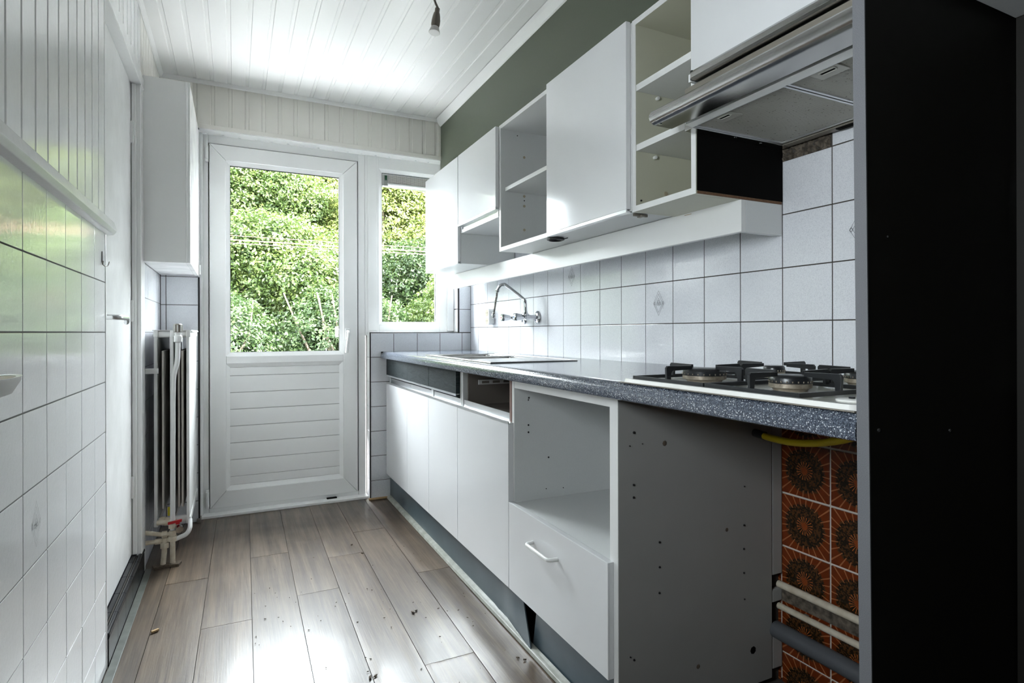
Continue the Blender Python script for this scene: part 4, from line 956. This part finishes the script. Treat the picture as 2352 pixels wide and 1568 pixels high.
MB().cyl((1.350, 2.598, 1.105), (1.350, 2.774, 1.105), .0135, 16).build('body', M['chrome'], tp, smooth=True)
MB().lathe((1.336, 2.606, 1.112), (-.02, -.02, 1), [(.014, 0), (.014, .012), (.010, .024), (.009, .030)], 16).build('swivel_nut', M['chrome'], tp, smooth=True)
pts = [(1.334, 2.600, 1.13), (1.331, 2.602, 1.185), (1.325, 2.622, 1.203), (1.270, 2.684, 1.266), (1.255, 2.696, 1.275), (1.240, 2.711, 1.267), (1.235, 2.726, 1.246)]
sp_ = []
for i in range(len(pts)-1):
    p0_ = Vector(pts[max(i-1, 0)]); p1_ = Vector(pts[i]); p2_ = Vector(pts[i+1]); p3_ = Vector(pts[min(i+2, len(pts)-1)])
    for q in range(6):
        u = q/6; sp_.append(.5*((2*p1_)+(-p0_+p2_)*u+(2*p0_-5*p1_+4*p2_-p3_)*u*u+(-p0_+3*p1_-3*p2_+p3_)*u**3))
sp_.append(Vector(pts[-1]))
MB().tube(sp_, .0088, 12).build('spout', M['chrome'], tp, smooth=True)
MB().lathe((1.236, 2.724, 1.252), (-.005, .007, -.03), [(.0085, 0), (.011, .002), (.011, .010), (.0085, .014)], 14).build('hose_collar', M['chrome'], tp, smooth=True)
h0, h1 = Vector((1.234, 2.730, 1.238)), Vector((1.226, 2.760, 1.120)); coil = []
for i in range(260):
    u = i/259; a = u*2*math.pi*17; coil.append(h0.lerp(h1, u)+Vector((.0058*math.cos(a), .0058*math.sin(a), 0)))
MB().tube(coil, .0017, 5).build('spring_hose', M['steel'], tp, smooth=True)
MB().cyl(h0, h1, .0048, 8).build('hose_core', M['dkplastic'], tp)
MB().lathe((1.226, 2.760, 1.124), (-.01, .02, -1), [(.0095, 0), (.0105, .004), (.0105, .020), (.008, .024)], 14).build('nozzle', M['chrome'], tp, smooth=True)
so = thing('double_socket', (XR-.02, 3.185, 1.08), 'white surface-mounted double power socket on the tiles beside the tap', 'socket')
MB().prism([(3.156, 1.082), (3.166, 1.072), (3.204, 1.072), (3.214, 1.082), (3.214, 1.158), (3.204, 1.168), (3.166, 1.168), (3.156, 1.158)], 'x', XR-.040, XR-.001).build('housing', M['whiteplastic'], so, bev=.003)
for z in (1.096, 1.144):
    w_ = MB().lathe((XR-.0405, 3.185, z), (-1, 0, 0), [(.021, 0), (.021, .0008), (.0185, .0009), (.0175, .0002)], 24).build('well', M['beige'], so, smooth=True)
    for q in (-.009, .009): MB().cyl((XR-.0416, 3.185+q, z), (XR-.0410, 3.185+q, z), .0025, 8).build('pin_hole', M['seal'], w_)

# ------------------------------------------------------------------ services in the hob bay
gh = thing('gas_hose', (1.30, .96, .73), 'yellow gas hose hanging under the worktop in the hob bay', 'hose')
MB().tube(bez((1.34, 1.165, .738), (1.30, .93, .715), (1.24, .70, .86), 16), .0095, 12).build('hose', M['yellow'], gh, smooth=True)
MB().cyl((1.342, 1.1775, .739), (1.338, 1.140, .736), .012, 12).build('fitting', M['iron'], gh, smooth=True)
for nm, z, x, r, m_, lab in (('heating_pipe', .288, 1.438, .0105, 'pipepaint', 'upper thin cream pipe crossing the old orange tiles'), ('heating_pipe', .224, 1.438, .0090, 'pipepaint', 'lower thin cream pipe crossing the old orange tiles'), ('drain_pipe', .158, 1.425, .024, 'greypipe', 'thick grey drain pipe below the cream pipes in the hob bay')):
    p_ = thing(nm, (x, .85, z-r), lab, 'pipe')
    MB().cyl((x, .40, z), (x, 1.178, z), r, 16).build('tube', M[m_], p_, smooth=True)
    for y in (.62, 1.10): box('pipe_clip', x-.004, 1.4585, y-.006, y+.006, z-.003, z+.003, M['dkplastic'], p_)
box('mortar_strip', 1.452, 1.4595, .40, 1.178, .236, .272, M['mortar'], wr)

# ------------------------------------------------------------------ tall dark panel (fridge housing)
fh = thing('fridge_housing', (1.0, .3, 0), 'tall black-brown housing panel with a speckled grey front edge', 'cabinet')
def lean(z): return .0085*(z-1.0)
def leanbox(name, x0, x1, y0, y1, z0, z1, m):
    vs = []
    for x in (x0, x1):
        for y in (y0, y1):
            for z in (z0, z1): vs.append((x, y+lean(z), z))
    mb = MB(); mb.add(vs, [(0, 1, 3, 2), (4, 6, 7, 5), (0, 4, 5, 1), (2, 3, 7, 6), (0, 2, 6, 4), (1, 5, 7, 3)]); return mb.build(name, m, fh)
leanbox('side_panel', .8022, 1.260, .5075, .5242, 0, 2.40, M['blackpanel'])
leanbox('edge_band', .800, .8022, .507, .5246, 0, 2.40, M['paneledge'])
box('overhead_floor', .83, 1.185, -.10, .500, 1.556, 1.574, M['melamine'], fh, .001)
box('back_panel', 1.187, 1.203, -.10, .500, 0, 2.40, M['blackpanel'], fh)
box('side_panel', .80, 1.205, -.118, -.10, 0, 2.40, M['blackpanel'], fh)
for (x, z, r) in ((.823, .889, .0022), (1.0, .875, .002), (1.20, .87, .0018), (.848, 1.166, .0012)):
    if x < 1.19: MB().lathe((x, .5075+lean(z), z), (0, -1, 0), [(r*1.3, -.001), (r*1.3, .0006), (r*.4, .0008)], 10).build('screw', M['alu'], fh)

# ------------------------------------------------------------------ SPOTLIGHT, hook, soap dish
sl = thing('ceiling_spotlight', (.74, 2.2, 2.40), 'brushed nickel ceiling spotlight with a bare frosted bulb', 'lamp')
MB().lathe((.70, 2.02, CEIL-.006), (0, 0, -1), [(.045, 0), (.045, .010), (.036, .020), (.010, .024)], 24).build('ceiling_rose', M['nickel'], sl, smooth=True)
MB().tube(roundpath([(.70, 2.02, CEIL-.026), (.705, 2.05, 2.375), (.728, 2.235, 2.387), (.757, 2.25, 2.350)], .02), .0045, 10).build('arm', M['nickel'], sl, smooth=True)
ax_ = Vector((-.012, -.004, -.088)).normalized()
MB().lathe((.751, 2.25, 2.356), tuple(ax_), [(.004, -.004), (.010, .0), (.0105, .018), (.0125, .022)], 16).build('joint', M['nickel'], sl, smooth=True)
MB().lathe((.748, 2.25, 2.336), tuple(ax_), [(.0125, 0), (.0155, .014), (.0178, .032), (.0178, .050), (.0155, .059), (.014, .060)], 20).build('shade', M['nickel'], sl, smooth=True)
bb_ = MB().lathe((.740, 2.248, 2.280), tuple(ax_), [(.013, 0), (.0165, .006), (.0215, .021), (.0235, .027), (.022, .0285), (.004, .029)], 24).build('bulb', M['bulbglass'], sl, smooth=True)
hk = thing('wire_hook', (XL+.01, 2.06, 1.23), 'small bent wire hook stuck on the left wall tiles', 'hook')
MB().tube(roundpath([(XL+.0015, 2.066, 1.272), (XL+.0015, 2.066, 1.236), (XL+.006, 2.078, 1.229), (XL+.010, 2.100, 1.232), (XL+.012, 2.108, 1.246)], .006), .0014, 6).build('wire', M['dkplastic'], hk, smooth=True)
MB().tube(roundpath([(XL+.0015, 2.066, 1.240), (XL+.006, 2.050, 1.229), (XL+.010, 2.034, 1.240)], .006), .0012, 6).build('prong', M['dkplastic'], hk, smooth=True)
sd = thing('soap_dish', (XL+.04, 1.02, .93), 'white oval soap dish with a beige tray at the picture edge', 'dish')
def oval(ax, ay, z, n=28): return [(XL+.0015+max(0, ax*(.5+.5*math.cos(2*math.pi*i/n))), 1.085+ay*math.sin(2*math.pi*i/n), z) for i in range(n)]
mb = MB(); rs_ = [oval(.030, .045, .930), oval(.052, .075, .938), oval(.062, .088, .958), oval(.063, .089, .964), oval(.056, .080, .963)]
for q in rs_: mb.v += q
for j in range(4):
    for i in range(28): mb.f.append((j*28+i, j*28+(i+1) % 28, (j+1)*28+(i+1) % 28, (j+1)*28+i))
mb.f.append(tuple(range(28))); mb.build('bowl', M['whiteplastic'], sd, smooth=True)
MB().add(oval(.056, .080, .9625), [tuple(range(28))]).build('tray', M['beige'], sd)

# ------------------------------------------------------------------ debris on the floor
rg = random.Random(11); mb = MB()
def chip(x, y, s, h=.004):
    a = rg.uniform(0, 6.28); d = Vector((math.cos(a), math.sin(a), 0)); n_ = Vector((-d.y, d.x, 0)); c_ = Vector((x, y, .0022)); l, w_ = s, s*rg.uniform(.25, .6)
    vs = [c_+d*l, c_+n_*w_, c_-d*l, c_-n_*w_]; vs += [v+Vector((0, 0, h*rg.uniform(.4, 1))) for v in vs]
    mb.add(vs, [(0, 1, 2, 3), (4, 7, 6, 5)]+[(i, i+4, (i+1) % 4+4, (i+1) % 4) for i in range(4)])
for k in range(70):
    y = rg.triangular(1.5, 3.2, 1.8); x = rg.uniform(.05, .82); chip(x, y, rg.uniform(.0012, .0042), .0025)
for x, y, s in ((.505, 2.83, .005), (.53, 2.70, .006), (.585, 2.05, .010), (.60, 2.06, .007), (.36, 1.72, .012), (.375, 1.72, .008), (.80, 1.62, .006), (.815, 1.60, .005)): chip(x, y, s, .005)
o = mb.build('debris', M['crumb']); tag(o, 'scattered crumbs and dirt flakes on the plank floor', 'debris', kind='stuff')
for nm, x, y, s, lab in (('wood_chip', -.25, 2.31, .012, 'small pale wood chip lying on the planks near the black step'), ('wood_chip', -.30, 2.93, .014, 'broken wood splinter beside the radiator floor collars')):
    o = MB().box(x-s, x+s, y-s*.4, y+s*.4, .002, .009).build(nm, M['wood'], bev=.002); o.rotation_euler.z = .5; tag(o, lab, 'wood chip')

# ------------------------------------------------------------------ GARDEN
gr = MB().add([(-14, W+.12, -.25), (18, W+.12, -.25), (18, 8.5, -.20), (-14, 8.5, -.20), (18, 24, 5.2), (-14, 24, 5.2)], [(0, 1, 2, 3), (3, 2, 4, 5)]).build('ground', M['earth'], org=(0, 6, -.25))
tag(gr, 'sloping garden bank outside the door', 'ground', kind='structure')
tc_ = MB().box(-6, 9, W+.11, 6.1, -.22, -.12).build('bounce_terrace', mat('bounce_paving', (.24, .24, .25), .8, noise=(8, .2, (.19, .19, .20)))); tag(tc_, 'unseen pale paving added outside the garden door to bounce sun indoors', 'bounce_terrace', kind='structure')  # unseen paving, added to throw sunlight up at the ceiling
nr = np.random.default_rng(5)
def leaves(name, blobs, count, size, m, parent):
    """a cloud of small folded leaves on and inside a few ellipsoids: (cx,cy,cz,rx,ry,rz)"""
    vol = np.array([b[3]*b[4]+b[3]*b[5]+b[4]*b[5] for b in blobs]); pick = nr.choice(len(blobs), count, p=vol/vol.sum())
    Bm = np.array(blobs)[pick]
    d = nr.normal(size=(count, 3)); d /= np.linalg.norm(d, axis=1)[:, None]
    rad_ = 1-0.42*nr.random(count)**2.0
    c = Bm[:, :3] + d*Bm[:, 3:]*rad_[:, None]
    # leaves sit in sprays along twigs: every dozen share a twig centre and droop a little off it
    tw = (np.arange(count)//13)*13; c = c[tw] + nr.normal(size=(count, 3))*size*np.array([2.0, 1.6, 1.1]); d = d[tw]
    n = d*0.7 + nr.normal(size=(count, 3))*0.55 + np.array([0, 0, .45]); n /= np.linalg.norm(n, axis=1)[:, None]
    a = np.cross(n, nr.normal(size=(count, 3))); a /= np.linalg.norm(a, axis=1)[:, None]; b = np.cross(n, a)
    s_ = size*nr.uniform(.6, 1.3, count)[:, None]
    v = np.empty((count, 4, 3)); v[:, 0] = c-a*s_; v[:, 1] = c+b*s_*.48+n*s_*.12; v[:, 2] = c+a*s_; v[:, 3] = c-b*s_*.48+n*s_*.12
    keep = v[:, :, 1].min(1) > W+.6
    v = v[keep]; cnt = len(v)
    o0 = v.reshape(-1, 3).mean(0); v -= o0
    me = bpy.data.meshes.new(name); me.vertices.add(cnt*4); me.vertices.foreach_set('co', v.reshape(-1))
    tri = (np.arange(cnt)[:, None]*4+np.array([0, 1, 2, 0, 2, 3])[None]).reshape(-1)
    me.loops.add(cnt*6); me.loops.foreach_set('vertex_index', tri.astype(np.int32))
    me.polygons.add(cnt*2); me.polygons.foreach_set('loop_start', (np.arange(cnt*2)*3).astype(np.int32))
    me.update(calc_edges=True); me.materials.append(m)
    o = bpy.data.objects.new(name, me); COL.objects.link(o); o['kind'] = 'stuff'
    return place(o, o0, parent)
LS, LC = .45, 3.6
def plant(name, label, cat, base_, blobs, count, size, m, stems, group):
    t_ = thing(name, base_, label, cat, group)
    leaves('foliage', blobs, int(count*LC), size*LS, M[m], t_)
    for st in stems:
        k_ = len(st); MB().tube(st, [0.05*(1-.75*i/(k_-1))*(1.6 if cat == 'tree' else .6) for i in range(k_)], 7).build('trunk' if cat == 'tree' else 'stem', M['bark'], t_, smooth=True)
    return t_
def fan(x, y, z0, h, n, sp):
    out = []
    for i in range(n):
        a = nr.uniform(0, 6.28); q = nr.uniform(.3, 1)*sp; p = [(x, y, z0)]
        for k_ in range(1, 5): p.append((x+math.cos(a)*q*k_/4+nr.normal()*.06, y+math.sin(a)*q*k_/4*.6+nr.normal()*.06, z0+h*k_/4))
        out.append(p)
    return out
def cluster(x, y, z, rx, ry, rz, n):
    out = [(x, y, z, rx*.8, ry*.8, rz*.8)]
    for i in range(n):
        d = nr.normal(size=3); d /= np.linalg.norm(d); q = nr.uniform(.24, .42)
        out.append((x+d[0]*rx*.72, y+d[1]*ry*.72, z+d[2]*rz*.72, rx*q, ry*q, rz*q))
    return out
G1, G2 = 'shrubs outside the garden door', 'trees behind the garden shrubs'
plant('shrub', 'dark green leafy shrub low behind the door pane, hinge side', 'shrub', (-.2, 7.2, -.2), cluster(-.3, 7.2, .75, 1.0, .9, .95, 9), 15000, .052, 'leaf_deep', fan(-.3, 7.2, -.2, 1.6, 6, .7), G1)
plant('shrub', 'broad green shrub filling the lower door pane, handle side', 'shrub', (1.2, 7.4, -.2), cluster(1.25, 7.4, .80, 1.15, .9, 1.0, 10), 17000, .052, 'leaf_deep', fan(1.25, 7.4, -.2, 1.7, 7, .8), G1)
plant('shrub', 'green shrub seen low through the narrow window', 'shrub', (2.9, 7.6, -.2), cluster(2.95, 7.6, .9, 1.15, .9, 1.15, 9), 16000, .055, 'leaf_mid', fan(2.95, 7.6, -.2, 1.8, 6, .8), G1)
plant('shrub', 'wide pale shrub arching across the middle of the door pane', 'shrub', (.5, 8.6, -.1), cluster(.5, 8.7, 1.7, 1.6, .9, .95, 12), 20000, .060, 'leaf_mid', fan(.5, 8.7, -.1, 2.4, 8, 1.2), G1)
plant('shrub', 'dark shrub behind the one low in the narrow window', 'shrub', (2.9, 9.6, .2), cluster(2.95, 9.6, 1.6, 1.3, .8, 1.3, 11), 12000, .06, 'leaf_deep', fan(2.95, 9.6, .1, 2.0, 5, .8), G1)
plant('tree', 'dense green tree rising above the shrubs behind the door pane', 'tree', (.2, 11.5, .6), cluster(.2, 11.3, 3.0, 1.35, 1.2, 1.45, 13), 26000, .065, 'leaf_mid', fan(.2, 11.3, .4, 3.6, 5, 1.0), G2)
plant('tree', 'lime green tree at the top of the door pane, handle side', 'tree', (2.5, 11.0, .6), cluster(2.55, 11.0, 3.1, 1.25, 1.2, 1.45, 13), 26000, .065, 'leaf_lime', fan(2.55, 11.0, .4, 3.6, 5, 1.0), G2)
plant('tree', 'lime green tree filling the narrow window above its shrub', 'tree', (4.8, 11.4, .7), cluster(4.85, 11.3, 3.1, 1.3, 1.2, 1.5, 13), 24000, .068, 'leaf_lime', fan(4.85, 11.3, .4, 3.6, 5, 1.0), G2)
plant('tree', 'shaded tree beside the door frame, mostly hidden by the hanging cupboard', 'tree', (-2.2, 11.0, .6), cluster(-2.2, 11.0, 2.7, 1.3, 1.2, 1.5, 10), 12000, .075, 'leaf_mid', fan(-2.2, 11.0, .4, 3.4, 4, 1.0), G2)
plant('tree', 'low spreading tree far up the bank behind all others', 'tree', (1.6, 14.5, 2.6), cluster(1.6, 14.6, 4.1, 5.2, 1.3, 1.3, 18), 26000, .10, 'leaf_lime', fan(1.6, 14.6, 2.4, 2.2, 6, 2.6), G2)
for i, (z, r, lab) in enumerate(((2.000, .0025, 'top thin overhead cable crossing in front of the trees'), (1.957, .0055, 'thick middle overhead cable crossing in front of the trees'), (1.925, .003, 'lowest overhead cable crossing in front of the trees'))):
    p_ = [(x, 6.4, z+.03*((x-1.5)/6)**2) for x in np.linspace(-5, 8, 24)]
    o = MB().tube(p_, r, 6).build('overhead_cable', M['cable'], smooth=True); tag(o, lab, 'cable', 'overhead cables outside')
